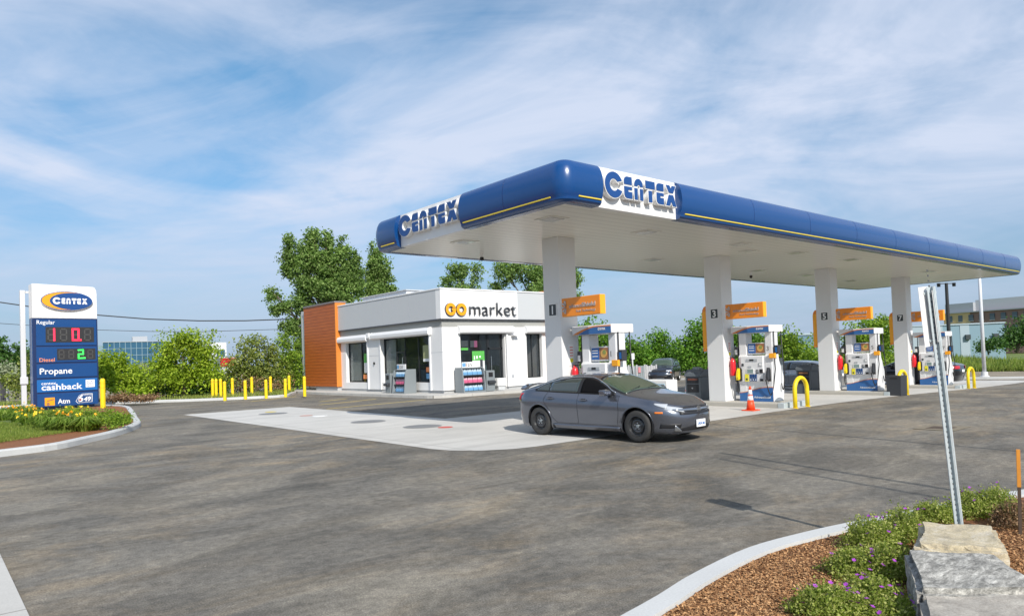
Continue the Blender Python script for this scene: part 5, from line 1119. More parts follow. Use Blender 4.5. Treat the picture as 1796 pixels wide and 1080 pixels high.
# oval emblem
ec = (ud(117.5), zz(525.5)); ea, eb = 46*kx, .47
def ell(a_, b_, n=48): return [(a_*math.cos(2*math.pi*i/n), b_*math.sin(2*math.pi*i/n)) for i in range(n)]
Me = frame((ec[0], -.012, ec[1]), (1, 0, 0), (0, 0, 1))
em = shape('oval_emblem', [ell(ea, eb)], Me, .10, M_white, sign)
def esub(loops, z, m_, nm): o_ = shape(nm, loops, Me @ Matrix.Translation((0, 0, z)), .006, m_, None); o_.parent = em; return o_
esub([ell(ea-.015, eb-.012)], .10, M_navy, 'emblem_ring'); esub([ell(ea-.055, eb-.045)], .106, M_goor, 'emblem_orange')
esub([[(.165*ea+p[0]*.82, -.01+p[1]*.86) for p in ell(ea, eb)]], .112, M_navy, 'emblem_field')
esub(scaled(LOGO, 61*kx/LOGO_W, .33, -25*kx, -.17), .118, M_txtw, 'emblem_lettering')
# price digits
def digits(px0, px1, py0, py1, n, lit, m_on):
    x0, x1, z0, z1 = ud(px0), ud(px1), zz(py1), zz(py0)
    d_ = MB().box(x0, x1, FY-.012, FY, z0, z1).build('digit_display', M_disp, sign, bevel=.004); cw = (x1-x0)/n
    for k in range(n):
        cx_ = x0+cw*k; a0, a1 = cx_+cw*.14, cx_+cw*.74; h0, h1 = z0+(z1-z0)*.10, z1-(z1-z0)*.10; hm = (h0+h1)/2; th = cw*.115
        seg = {'a': (a0, a1, h1-th, h1), 'd': (a0, a1, h0, h0+th), 'g': (a0, a1, hm-th/2, hm+th/2), 'f': (a0, a0+th, hm, h1), 'b': (a1-th, a1, hm, h1), 'e': (a0, a0+th, h0, hm), 'c': (a1-th, a1, h0, hm), 'p': (a1+th*.4, a1+th*1.5, h0, h0+th*1.1)}
        on = lit.get(k, '')
        for s_, (q0, q1, r0, r1) in seg.items():
            if s_ in on: g_ = th*.32; o_ = MB().box(q0-g_*.5, q1+g_*.5, FY-.022, FY-.012, r0-g_*.5, r1+g_*.5).build('lit_segment', m_on, None, bevel=.012)
            elif s_ != 'p':
                e_ = .002
                o_ = MB().box(q0+e_, q1-e_, FY-.016, FY-.012, r0+e_, r1-e_).build('dark_segment', M_led0, None)
            else: continue
            o_.parent = d_
digits(80, 165.5, 572.5, 600, 4, {0: 'bc', 2: 'abcdefp'}, M_ledr)
digits(99, 167.5, 611.5, 632, 4, {2: 'abgedp'}, M_ledg)
MB().box(-.012, 0, .10, .62, .25, zw-.05).build('side_panel', M_blue2, sign)
t = thing('frame_post', (W(41, 640, 33.6).x, W(41, 640, 33.6).y, .10), 'white square post with a short arm standing left of the price sign', 'post', rz=prz)
MB().box(-.10, .10, -.10, .10, 0, zz(505)).build('post', M_pole, t, bevel=.01)
MB().box(.10, .50, -.04, .04, zz(510), zz(506)).build('arm', M_pole, t); MB().box(-.16, .16, -.16, -.10, 1.25, 1.60).build('junction_box', M_pole, t, bevel=.02)
# ------------------------------------------------------------------ leaves and trees
def leafmat(name, c1, c2, c3, tr=0.25):
    m = NT(name); gi = m.t.nodes.new('ShaderNodeNewGeometry')
    col = m.ramp(gi.outputs['Random Per Island'], [(0.0, c1), (0.5, c2), (1.0, c3)])
    col = m.mix(1.0, col, m.ramp(m.noise(0.45, 4, 0.6), [(0.32, g3(0.72)), (0.68, g3(1.22))]), 'MULTIPLY')
    m.link(col, m.b.inputs['Base Color']); m.b.inputs['Roughness'].default_value = 0.55; m.b.inputs['Specular IOR Level'].default_value = 0.25
    tr_ = m.t.nodes.new('ShaderNodeBsdfTranslucent'); m.link(m.mix(1.0, col, (1.0, 1.25, 0.5), 'MULTIPLY'), tr_.inputs[0])
    ms = m.t.nodes.new('ShaderNodeMixShader'); ms.inputs[0].default_value = tr; m.link(m.b.outputs[0], ms.inputs[1]); m.link(tr_.outputs[0], ms.inputs[2])
    m.link(ms.outputs[0], m.t.nodes['Material Output'].inputs[0]); return m.m
L_pop = leafmat('leaf_poplar', (0.085, 0.155, 0.035), (0.17, 0.27, 0.065), (0.30, 0.40, 0.13), .35)
L_yel = leafmat('leaf_yellow_green', (0.163, 0.250, 0.015), (0.275, 0.388, 0.025), (0.450, 0.550, 0.056), .35)
L_mid = leafmat('leaf_mid_green', (0.095, 0.176, 0.016), (0.189, 0.311, 0.027), (0.338, 0.459, 0.054), .3)
L_dark = leafmat('leaf_dark_green', (0.031, 0.081, 0.019), (0.062, 0.138, 0.027), (0.112, 0.213, 0.050))
L_lush = leafmat('leaf_lush_green', (0.056, 0.150, 0.015), (0.112, 0.250, 0.025), (0.213, 0.375, 0.050), .3)
L_oli = leafmat('leaf_olive', (0.112, 0.150, 0.025), (0.213, 0.275, 0.056), (0.350, 0.375, 0.100), .3)
L_pale = leafmat('leaf_pale_silver', (0.22, 0.26, 0.15), (0.32, 0.36, 0.23), (0.42, 0.45, 0.32))
L_brown = leafmat('leaf_brown', (0.16, 0.085, 0.05), (0.27, 0.16, 0.09), (0.38, 0.26, 0.15))
L_ger = leafmat('leaf_geranium', (0.15, 0.21, 0.03), (0.32, 0.38, 0.07), (0.56, 0.55, 0.20), .4)
L_lily = leafmat('leaf_daylily', (0.10, 0.18, 0.02), (0.20, 0.31, 0.04), (0.36, 0.44, 0.09), .4)
P_purple = mat('petal_purple', (0.33, 0.05, 0.42), 0.6); P_orange = mat('petal_orange', (0.85, 0.38, 0.01), 0.6); P_yel = mat('petal_yellow', (0.86, 0.62, 0.03), 0.6)
rng = np.random.default_rng(11)
def quads(centers, size, nbias=0.5, aspect=0.62, sizes=None):
    n = len(centers); nr = rng.normal(size=(n, 3)); nr[:, 2] += nbias; nr /= np.linalg.norm(nr, axis=1)[:, None]
    a = np.cross(nr, rng.normal(size=(n, 3))); a /= np.linalg.norm(a, axis=1)[:, None]; b = np.cross(nr, a)
    s = (size*(0.6+0.8*rng.random(n)))[:, None] if sizes is None else sizes[:, None]
    v = np.stack([centers-a*s*.5, centers+b*s*.5*aspect+nr*s*.06, centers+a*s*.5, centers-b*s*.5*aspect+nr*s*.06], 1).reshape(-1, 3); return v
def quad_object(name, v, m, parent):
    n = len(v)//4; me = bpy.data.meshes.new(name); me.vertices.add(len(v)); me.vertices.foreach_set('co', v.astype(np.float32).ravel())
    me.loops.add(4*n); me.loops.foreach_set('vertex_index', np.arange(4*n, dtype=np.int32)); me.polygons.add(n)
    me.polygons.foreach_set('loop_start', np.arange(0, 4*n, 4, dtype=np.int32)); me.update(calc_edges=True); me.validate(); me.materials.append(m)
    return place(name, me, parent)
def lobe_points(c, r, density, clump):
    """leaf centres in clumps spread through an ellipsoid; c centre, r radii (3)"""
    vol = r[0]*r[1]*r[2]; nc = max(10, int(4.0*density*(r[0]*r[2]+r[0]*r[1]+r[1]*r[2])/3/(clump*clump)))
    d = rng.normal(size=(nc, 3)); d /= np.linalg.norm(d, axis=1)[:, None]; rad = rng.random(nc)**0.5
    cc = c+d*rad[:, None]*r*(1+.16*rng.normal(size=(nc, 1)))
    return cc
def make_tree(name, label, cat, base, lobes, m, leaf, clump, per, density=2.6, group=None, trunk=.18, depthk=.9, limbs=True):
    """base (x,y,z); lobes: (centre Vector, rx, rz)"""
    t = thing(name, base, label, cat, group); B = Vector(base); pts = []
    for (c, rx, rz) in lobes:
        cc = lobe_points(np.array(c-B), np.array([rx, rx*depthk, rz]), density, clump)
        cc = cc[cc[:, 2] > clump*.4]
        n = len(cc); sz = rng.random(n)*.6+.7
        p = np.repeat(cc, int(per*2.0), 0)+rng.normal(size=(n*int(per*2.0), 3))*np.repeat(sz, int(per*2.0))[:, None]*clump*.55*np.array([1, 1, .75]); pts.append(p[p[:, 2] > 0.02])
    pts = np.concatenate(pts); quad_object('crown', quads(pts, leaf*.8), m, t)
    w = MB(); top = sum(((c-B) for c, _, _ in lobes), Vector())/len(lobes); hgt = max((c-B).z for c, _, _ in lobes)
    bend = Vector((rng.normal()*.1, rng.normal()*.1, 0))*trunk*3
    tp = [Vector((0, 0, -.1)), Vector((top.x*.15, top.y*.15, hgt*.3))+bend, Vector((top.x*.55, top.y*.55, hgt*.65)), Vector((top.x, top.y, hgt*.95))]
    w.tube(tp, [trunk, trunk*.8, trunk*.55, trunk*.2], 8)
    if limbs:
        for (c, rx, rz) in lobes:
            e = c-B; s0 = tp[1].lerp(tp[2], min(1, max(0, (e.z*.55-tp[1].z)/max(.1, tp[2].z-tp[1].z))))
            mid = s0.lerp(e, .5)+Vector((rng.normal()*.1, rng.normal()*.1, .1))*rx*.4; w.tube([s0, mid, e+Vector((0, 0, rz*.3))], [trunk*.4, trunk*.25, trunk*.08], 6)
            for _ in range(3):
                dd = Vector(rng.normal(size=3)).normalized(); w.tube([mid.lerp(e, .4), e+Vector((dd.x*rx*.6, dd.y*rx*.6, abs(dd.z)*rz*.6))], [trunk*.16, trunk*.05], 5)
    w.build('trunk', M_bark, t, smooth=True); return t
def TL(depth, *l):   # lobes given as seen from the camera, set at their real distance and size
    out = []
    for q in l: dd = depth+(q[4] if len(q) > 4 else 0); out.append((W(q[0], q[1], dd), q[2]*dd/FPX, q[3]*dd/FPX))
    return out
def gbase(px, depth, z): p = W(px, 640, depth); return (p.x, p.y, z)
GT = 'trees and tall bushes behind the shop'
make_tree('poplar_tree', 'tall bushy poplar rising behind the orange corner of the shop', 'tree', gbase(578, 56, 0), TL(56, (547, 420, 11, 27), (552, 455, 22, 32), (530, 452, 15, 32), (507, 436, 9, 24), (508, 466, 16, 24), (573, 430, 10, 27), (577, 468, 20, 38), (600, 443, 11, 26), (604, 480, 19, 36), (622, 458, 8, 22), (626, 494, 14, 28), (575, 505, 34, 22), (548, 495, 30, 24), (595, 510, 34, 26), (478, 518, 9, 16), (496, 540, 20, 14), (515, 575, 20, 20), (532, 610, 16, 44), (530, 530, 18, 22)), L_pop, .25, .36, 22, 2.1, GT, .32)
make_tree('poplar_tree', 'slimmer poplar right of the tall one, leaning over the shop roof', 'tree', gbase(660, 58, 0), TL(58, (658, 452, 10, 29), (661, 480, 16, 32), (676, 486, 11, 28), (648, 498, 11, 26), (688, 508, 7, 18), (665, 515, 24, 20)), L_pop, .25, .36, 22, 2.1, GT, .2)
make_tree('poplar_tree', 'small twin-topped tree showing above the shop roof left of the first column', 'tree', gbase(812, 60, 0), TL(60, (800, 480, 14, 22), (812, 470, 8, 14), (835, 480, 8, 24), (786, 500, 12, 16), (815, 512, 30, 16)), L_pop, .26, .42, 22, 1.6, GT, .16)
make_tree('poplar_tree', 'broad dark tree seen under the canopy behind the first column', 'tree', gbase(950, 60, 0), TL(60, (885, 480, 20, 24), (905, 472, 16, 24), (940, 480, 30, 26), (985, 480, 26, 28), (1010, 490, 12, 20), (1008, 525, 10, 20), (872, 503, 12, 12), (960, 515, 50, 22)), L_pop, .26, .45, 24, 1.6, GT, .28)
make_tree('bushy_tree', 'loose green tree behind pump 1', 'tree', gbase(1040, 62, -.4), TL(62, (1035, 582, 24, 24), (1060, 600, 26, 28), (1020, 612, 34, 30), (1060, 640, 40, 26)), L_lush, .27, .55, 18, 2.2, GT, .14)
GR = 'green trees beyond the grey fence and parked cars'
for k, (px, dd, lob, m_, lb) in enumerate((
    (1108, 64, ((1105, 615, 28, 26), (1090, 640, 26, 26), (1125, 632, 28, 30)), L_lush, 'leftmost rounded green tree above the grey fence'),
    (1160, 66, ((1155, 612, 32, 26), (1175, 635, 30, 28), (1140, 640, 28, 26), (1160, 590, 12, 14)), L_lush, 'rounded green tree with a pale tip above the dark blue grey car'),
    (1215, 62, ((1222, 590, 22, 26), (1205, 615, 30, 28), (1238, 600, 24, 34), (1215, 642, 34, 26)), L_lush, 'taller dark green tree left of the column of pump 3'),
    (1300, 62, ((1292, 598, 16, 20), (1305, 615, 30, 28), (1325, 602, 22, 20), (1300, 645, 30, 26)), L_lush, 'green tree seen between the column and pump 3'),
    (1380, 60, ((1372, 602, 26, 26), (1398, 610, 22, 24), (1385, 640, 32, 26), (1355, 612, 20, 22)), L_mid, 'pale green tree directly right of pump 3'),
    (1430, 58, ((1425, 628, 20, 18), (1412, 645, 22, 14), (1440, 650, 18, 16)), L_mid, 'low pale bush left of the column of pump 5'),
    (1520, 62, ((1512, 590, 32, 26), (1540, 572, 24, 22), (1550, 598, 26, 28), (1495, 608, 24, 22), (1525, 620, 40, 20)), L_mid, 'round bright green tree behind pump 5'))):
    make_tree('bushy_tree', lb, 'tree', gbase(px, dd, -.4), TL(dd, *lob), m_, .27, .55, 18, 2.3, GR, .14)
make_tree('bushy_tree', 'dark green tree on the grass hill at the right edge', 'tree', gbase(1785, 88, .2), TL(88, (1775, 592, 18, 20), (1800, 585, 26, 26), (1760, 604, 16, 10), (1830, 590, 30, 30)), L_dark, .4, .8, 16, 2.3, GR, .2)
make_tree('bushy_tree', 'low dark bush in front of the blue warehouse', 'bush', gbase(1735, 84, .2), TL(84, (1740, 603, 20, 9), (1718, 609, 12, 5)), L_dark, .35, .6, 14, 2.3, None, .1)
GLF = 'bushes and trees along the far left kerb'
make_tree('round_bush', 'yellow green bush directly right of the price sign', 'bush', gbase(215, 40.5, .1), TL(40.5, (195, 655, 26, 34), (225, 668, 36, 28), (212, 632, 14, 16), (180, 640, 16, 30), (245, 685, 22, 12)), L_yel, .20, .42, 22, 2.4, GLF, .08)
make_tree('round_tree', 'dense rounded yellow green tree, tallest left of the yellow bollards', 'tree', gbase(322, 42.5, .1), TL(42.5, (300, 622, 28, 34), (342, 615, 34, 34), (318, 660, 52, 28), (322, 596, 20, 16), (362, 650, 26, 30), (285, 650, 20, 26)), L_yel, .20, .45, 24, 2.4, GLF, .14)
make_tree('round_bush', 'olive bush directly behind the yellow bollards', 'bush', gbase(420, 46, .1), TL(46, (412, 650, 24, 32), (432, 622, 22, 26), (400, 668, 22, 20), (440, 660, 26, 26)), L_oli, .21, .45, 16, 2.2, GLF, .09)
make_tree('round_bush', 'grey green bush left of the shop, second from the orange wall', 'bush', gbase(475, 47, .1), TL(47, (470, 630, 26, 30), (455, 660, 26, 24), (488, 655, 24, 30), (445, 600, 12, 12)), L_oli, .21, .45, 16, 2.2, GLF, .09)
make_tree('round_bush', 'green bush touching the orange corner of the shop', 'bush', gbase(515, 48, .1), TL(48, (510, 630, 24, 38), (525, 660, 22, 30), (500, 672, 22, 18), (500, 600, 12, 16)), L_mid, .21, .45, 18, 2.3, GLF, .09)
make_tree('dry_bush', 'brown leafless thicket among the bushes behind the bollards', 'bush', gbase(445, 45, .1), TL(45, (440, 672, 34, 16), (490, 676, 24, 12)), L_brown, .14, .4, 7, 1.6, None, .05)
make_tree('silver_willow', 'pale silvery bush between the yellow green bush and the rounded tree', 'bush', gbase(255, 47, .1), TL(47, (250, 658, 20, 22), (268, 672, 16, 18), (380, 676, 14, 12)), L_pale, .2, .42, 16, 2.2, None, .06)
make_tree('dark_hedge_bush', 'dark low bush under the rounded tree', 'bush', gbase(285, 43.5, .1), TL(43.5, (275, 684, 26, 10), (345, 686, 40, 9), (385, 682, 16, 14)), L_dark, .18, .35, 18, 2.4, None, .05)
make_tree('flowering_strip', 'reddish brown low planting along the far left kerb', 'plant', gbase(215, 36.8, .1), TL(36.8, (212, 698, 24, 5), (240, 699, 18, 4), (262, 698, 14, 4)), L_brown, .12, .2, 14, 2.4, None, .02, limbs=False)
make_tree('conifer_mass', 'dark green trees at the far left edge beyond the white post', 'tree', gbase(15, 110, 0), TL(110, (0, 622, 24, 30), (28, 630, 24, 26), (-40, 620, 40, 36), (60, 632, 26, 18), (12, 648, 36, 24)), L_dark, .6, 1.1, 20, 2.3, None, .3)
make_tree('silver_willow', 'pale silvery willow left of the white post', 'tree', gbase(5, 48, .1), TL(48, (-5, 655, 20, 20), (18, 652, 14, 16), (30, 662, 12, 14)), L_pale, .22, .42, 16, 2.2, None, .08)
make_tree('round_bush', 'straggly olive bush behind the white post', 'bush', gbase(40, 44, .1), TL(44, (32, 676, 20, 22), (52, 668, 12, 34), (15, 668, 10, 12), (50, 640, 8, 14)), L_oli, .2, .42, 16, 2.1, None, .06)
# ------------------------------------------------------------------ planted bed round the price sign
def lily(px, py, n, fl, label):
    q = un(px, py, .10); t = thing('daylily_plant', q, label, 'flowering plant', 'daylilies in front of the price sign'); V = []; n = int(n*1.2)
    for i in range(n):
        a_ = rng.random()*6.283; lean = .15+.35*rng.random(); h = .20+.24*rng.random(); r0 = rng.random()*.16; d = np.array([math.cos(a_), math.sin(a_), 0]); sd_ = np.array([-d[1], d[0], 0])*.014
        p0 = d*r0; p1 = p0+d*lean*.4+np.array([0, 0, h]); p2 = p0+d*lean+np.array([0, 0, h*.75]); V += [p0-sd_, p0+sd_, p1+sd_, p1-sd_, p1-sd_, p1+sd_, p2+sd_*.2, p2-sd_*.2]
    quad_object('leaves', np.array(V), L_lily, t)
    if fl:
        c = np.column_stack([rng.normal(size=fl)*.17, rng.normal(size=fl)*.17, .42+.16*rng.random(fl)]); pm = P_orange if rng.random() < .5 else P_yel
        for q_ in c: quad_object('flower', quads(np.repeat(q_[None], 5, 0)+rng.normal(size=(5, 3))*.018, .065, .3, .8), pm, t)
    return t
lp = [(8, 738), (30, 742), (28, 730), (50, 748), (52, 733), (72, 752), (75, 740), (93, 756), (112, 757), (130, 756), (148, 756), (164, 754), (105, 742), (140, 744)]
pos = ['leftmost', 'second', 'third', 'fourth', 'fifth', 'sixth', 'seventh', 'eighth', 'ninth', 'tenth', 'eleventh', 'twelfth', 'back row', 'back row right']
for i, (px, py) in enumerate(lp): lily(px, py, 170, 5 if px < 80 else (3 if i in (7, 12, 13) else 1), f'{pos[i]} strappy daylily clump with yellow flowers in the mulch below the price sign')
for i, (px, py, rx, rz, lb) in enumerate(((140, 722, 15, 9, 'light green shrub rising in front of the lottery badge'), (118, 722, 12, 8, 'light green shrub rising in front of the Atm lettering'), (170, 742, 14, 12, 'light green shrub behind the upright stone'), (206, 740, 20, 14, 'light green shrub nearest the rounded kerb nose'), (188, 732, 22, 15, 'light green shrub under the yellow bollard'), (162, 728, 18, 12, 'light green shrub below the lottery badge'), (92, 728, 16, 10, 'light green shrub below the orange tile of the sign'), (218, 733, 12, 11, 'small light green shrub at the back of the kerb nose'), (20, 722, 24, 8, 'low dark green shrub below the white post'), (50, 722, 14, 9, 'low green shrub at the left foot of the sign'))):
    q = un(px, py+rz, .10); dpt = (Vector(q)-CAM).dot(F)
    make_tree('garden_shrub', lb, 'shrub', tuple(q), [(W(px, py, dpt), rx*dpt/FPX, rz*dpt/FPX)], L_yel if i < 3 else (L_mid if i != 8 else L_lush), .06, .15, 20, 2.6, 'small shrubs round the price sign', .015, limbs=False)
# ------------------------------------------------------------------ stones
def boulder(name, label, top, zb, m, group=None, spread=.06, amp=.035, seed=0, lev=4, cat='boulder'):
    """top: four (px,py,depth) corners, in order round the top; sides drop to zb"""
    T = [W(*p) for p in top]; c = sum(T, Vector())/4; Bm = [Vector((p.x+(p.x-c.x)*spread, p.y+(p.y-c.y)*spread, zb)) for p in T]
    t = thing(name, (c.x, c.y, zb), label, cat, group); o_ = Vector((c.x, c.y, zb))
    bm = bmesh.new(); vt = [bm.verts.new(p-o_) for p in T]; vb = [bm.verts.new(p-o_) for p in Bm]; bm.faces.new(vt); bm.faces.new(vb[::-1])
    for i in range(4): bm.faces.new((vt[i], vb[i], vb[(i+1) % 4], vt[(i+1) % 4]))
    bmesh.ops.bevel(bm, geom=bm.edges[:]+bm.verts[:], offset=.035, segments=2, affect='EDGES')
    bmesh.ops.subdivide_edges(bm, edges=[e for e in bm.edges if e.calc_length() > .12], cuts=7, use_grid_fill=True)
    bmesh.ops.triangulate(bm, faces=bm.faces)
    for _ in range(2):
        es = [e for e in bm.edges if e.calc_length() > .045]
        if es and len(bm.edges) < 60000: bmesh.ops.subdivide_edges(bm, edges=es, cuts=1); bmesh.ops.triangulate(bm, faces=bm.faces)
    bm.normal_update()
    for v in bm.verts:
        p = v.co+Vector((seed*7.1, seed*3.3, 0))
        d = noise.fractal(p*2.2, 1.0, 2.1, 5)*amp + noise.fractal(Vector((p.x*3, p.y*3, p.z*14)), .8, 2, 4)*amp*.45 + abs(noise.noise(p*9))*amp*.3
        v.co += v.normal*(d-amp*.2)
    bmesh.ops.recalc_face_normals(bm, faces=bm.faces); me = bpy.data.meshes.new('stone'); bm.to_mesh(me); bm.free(); me.materials.append(m); me.shade_smooth()
    try: me.set_sharp_from_angle(angle=R_(38))
    except Exception: pass
    place('stone', me, t); return t
GB = 'big stone blocks in the right foreground bed'
boulder('boulder', 'buff and yellow stained stone block at the foot of the tilted signpost', [(1612, 915, 5.45), (1745, 920, 5.40), (1768, 962, 4.72), (1607, 958, 4.62)], .05, M_rock1, GB, seed=1, amp=.03)
boulder('boulder', 'grey banded stone block in the middle of the three', [(1588, 964, 4.62), (1748, 970, 4.62), (1835, 1032, 3.98), (1610, 1034, 3.88)], .05, M_rock2, GB, seed=2, amp=.022, spread=.03)
boulder('boulder', 'smooth brownish grey stone block at the bottom right corner', [(1608, 1038, 3.86), (1860, 1036, 3.95), (2020, 1180, 3.0), (1650, 1190, 2.9)], .05, M_rock3, GB, seed=3, amp=.018, spread=.02)
boulder('flat_stone', 'flat grey stone slab half hidden by daylilies under the sign', [(95, 727, 26.8), (140, 727, 26.8), (162, 733, 25.4), (104, 733, 25.2)], .05, M_rock4, None, seed=4, amp=.04)
boulder('upright_stone', 'upright grey stone block right of the daylilies', [(182, 726, 25.0), (196, 727, 25.0), (194, 732, 24.3), (178, 731, 24.2)], .05, M_rock4, None, seed=5, amp=.035)
# ------------------------------------------------------------------ tilted signpost and stake
pb, pt = W(1680.5, 935, 5.62), W(1629, 503, 5.62)
ax = (pt-pb).normalized(); sx = RT.copy(); sx = (sx-ax*sx.dot(ax)).normalized(); sy = ax.cross(sx)
t = thing('tilted_signpost', pb, 'galvanised channel signpost leaning left with two white sign plates seen edge on', 'signpost')
def slab(o_, pts, th): return o_
Lp = (pt-pb).length
b = MB()
def lp3(a_, u_, v_): return tuple(ax*a_+sx*u_+sy*v_)
def barl(b, a0, a1, u0, u1, v0, v1):
    c_ = [lp3(a, u, v) for a in (a0, a1) for (u, v) in ((u0, v0), (u1, v0), (u1, v1), (u0, v1))]; b.add(c_, [(0, 1, 2, 3), (7, 6, 5, 4), (0, 4, 5, 1), (1, 5, 6, 2), (2, 6, 7, 3), (3, 7, 4, 0)])
barl(b, -.15, Lp, -.014, .014, -.004, .0); barl(b, -.15, Lp, -.022, -.0145, -.028, .0); barl(b, -.15, Lp, .0145, .022, -.028, .0); barl(b, -.15, Lp, -.034, -.0225, -.030, -.026); barl(b, -.15, Lp, .0225, .034, -.030, -.026)
b.build('channel_post', M_galv, t)
hb = MB()
for k in range(49): a_ = .1+k*.042; barl(hb, a_, a_+.016, -.006, .006, -.0065, -.0045)
hb.build('punched_holes', mat('hole_dark', (.06, .07, .08), .7), t)
def plate(nm, c_px0, w_, h0, h1, cx_, cv, ang):
    d_u, d_v = math.cos(ang), math.sin(ang); vs = []
    for a in (h0, h1):
        for k in (-w_/2, w_/2): vs.append(Vector(lp3(a, cx_+k*d_u, cv+k*d_v)))
    n_ = (vs[1]-vs[0]).cross(vs[2]-vs[0]).normalized()*.0015
    q = [v-n_ for v in vs]+[v+n_ for v in vs]; MB().add([tuple(v) for v in q], [(0, 1, 3, 2), (4, 6, 7, 5), (0, 2, 6, 4), (1, 5, 7, 3), (0, 4, 5, 1), (2, 3, 7, 6)]).build(nm, M_white, t)
plate('sign_plate', 0, .17, Lp-.475, Lp+.005, -.048, .0, R_(36)); plate('sign_plate', 0, .17, Lp-.445, Lp-.03, .040, .02, R_(55))
for a_ in (Lp-.06, Lp-.44): b = MB(); barl(b, a_, a_+.02, -.05, .05, -.01, .01); b.build('bolt', M_galv, t)
sb, st = W(1790.5, 960, 5.9), W(1785.5, 788, 5.9)
t = thing('marker_stake', sb, 'thin steel stake, orange above and rusty below, at the right edge', 'stake'); v_ = st-sb; mid = v_*.62
b = MB(); b.tube([v_*-.1, mid], [.017, .017], 4); b.build('rusty_shaft', M_rust, t); MB().tube([mid, v_], [.019, .019], 4).build('orange_top', M_stakeo, t)
# ------------------------------------------------------------------ geraniums in the foreground bed
def geranium(px, py, rx, rz, label, dens=1.0, m=None, fl=26, base=None):
    q = un(px, py+rz*.9, .12); dpt = (Vector(q)-CAM).dot(F); c = W(px, py, dpt); r = rx*dpt/FPX; h = max(.10, c.z-.12+rz*dpt/FPX*.9)
    t = thing('geranium_plant', (c.x, c.y, .12), label, 'flowering plant', 'purple flowered geraniums in the right bed'); n = int(2600*dens*(r/.3)**2)+350
    a_ = rng.random(n)*6.283; rad = np.sqrt(rng.random(n))*r*(1+.18*np.sin(a_*5+px)); zt = h*(1-(rad/r/1.25)**2)*(.75+.35*rng.random(n)); frac = rng.random(n)**.45
    P = np.column_stack([rad*np.cos(a_), rad*np.sin(a_), np.maximum(.01, zt*frac)]); P += rng.normal(size=P.shape)*.022
    P = np.repeat(P, 4, 0)+rng.normal(size=(n*4, 3))*.012; quad_object('leaves', quads(P, .017, .6, .7), m or L_ger, t)
    b = MB()
    for i in range(26):
        a1 = rng.random()*6.283; rr_ = r*rng.random(); b.tube([(rr_*.4*math.cos(a1), rr_*.4*math.sin(a1), 0), (rr_*math.cos(a1), rr_*math.sin(a1), h*.9)], .0022, 4)
    b.build('stems', mat('stem_green', (.14, .17, .04), .7), t)
    if fl:
        k = int(fl*.7); a_ = rng.random(k)*6.283; rad = np.sqrt(rng.random(k))*r*1.02; c_ = np.column_stack([rad*np.cos(a_), rad*np.sin(a_), h*(1-(rad/r/1.3)**2)+.015+.03*rng.random(k)])
        for cc in c_:
            V = []
            nn = np.array([rng.normal()*.4, rng.normal()*.4, 1]); nn /= np.linalg.norm(nn); ta = np.cross(nn, [1, 0, .1]); ta /= np.linalg.norm(ta); tb = np.cross(nn, ta)
            for p in range(5):
                w_ = 6.283*p/5; d = ta*math.cos(w_)+tb*math.sin(w_); e = -ta*math.sin(w_)+tb*math.cos(w_); s_ = .016
                V += [cc, cc+d*s_*.6+e*s_*.45, cc+d*s_+nn*.003, cc+d*s_*.6-e*s_*.45]
            quad_object('flower', np.array(V), P_purple, t)
    return t
for a_ in ((1455, 1055, 62, 30, 'geranium mound at the bottom edge left of the stone blocks'), (1530, 1040, 52, 32, 'geranium mound touching the smooth grey stone block', 1.0, None, 20), (1500, 985, 46, 26, 'geranium mound halfway along the mulch strip', 1, None, 12), (1560, 985, 34, 38, 'geranium mound against the banded stone block', 1, None, 14),
            (1530, 935, 46, 30, 'geranium mound spilling over the kerb', 1, None, 16), (1580, 920, 36, 34, 'geranium mound left of the buff stone block', 1, None, 12), (1638, 897, 34, 18, 'low geranium mound behind the buff stone block', 1, None, 8), (1700, 882, 34, 24, 'geranium mound right of the signpost', 1, None, 14), (1745, 878, 34, 28, 'geranium mound with pale flowers near the stake', 1, None, 12), (1560, 1075, 60, 22, 'geranium mound cut by the bottom edge', 1, None, 10)):
    geranium(*a_)
geranium(1775, 900, 30, 26, 'reddish brown low shrub beside the stake', 1, L_brown, 0)['category'] = 'shrub'
# bark chips over the beds
def chips(name, fn, n, size, m, zoff, kind='stuff', label='brown shredded bark mulch'):
    P = np.array([fn() for _ in range(n)]); c = P.copy(); c[:, 2] += zoff+rng.random(n)*.012
    nr = rng.normal(size=(n, 3))*.35; nr[:, 2] = 1; nr /= np.linalg.norm(nr, axis=1)[:, None]; a = np.cross(nr, rng.normal(size=(n, 3))); a /= np.linalg.norm(a, axis=1)[:, None]; b = np.cross(nr, a)
    s = (size*(.4+1.1*rng.random(n)))[:, None]; w = s*.22
    v = np.stack([c-a*s*.5-b*w, c-a*s*.5+b*w, c+a*s*.5+b*w, c+a*s*.5-b*w], 1).reshape(-1, 3); o_ = quad_object(name, v, m, None); return tag(o_, kind=kind)
mc = NT('bark_chip'); gi = mc.t.nodes.new('ShaderNodeNewGeometry'); mc.link(mc.ramp(gi.outputs['Random Per Island'], [(0, (.12, .055, .020)), (.5, (.34, .165, .065)), (1, (.58, .34, .16))]), mc.b.inputs['Base Color']); mc.b.inputs['Roughness'].default_value = .9
def near_y(x):
    for i in range(len(rk)-1):
        if rk[i][0] <= x <= rk[i+1][0]: return rk[i][1]+(rk[i+1][1]-rk[i][1])*(x-rk[i][0])/(rk[i+1][0]-rk[i][0])
    return -99
def near_pt():
    while True:
        px, py = 1130+700*rng.random(), 925+260*rng.random(); q = un(px, py, .12)
        k = py-(1080-(px-1125)*.46 if px < 1420 else 944)
        if q.y < near_y(q.x)-.22: return (q.x, q.y, .12)
chips('bark_chips', near_pt, 90000, .017, mc.m, .002)
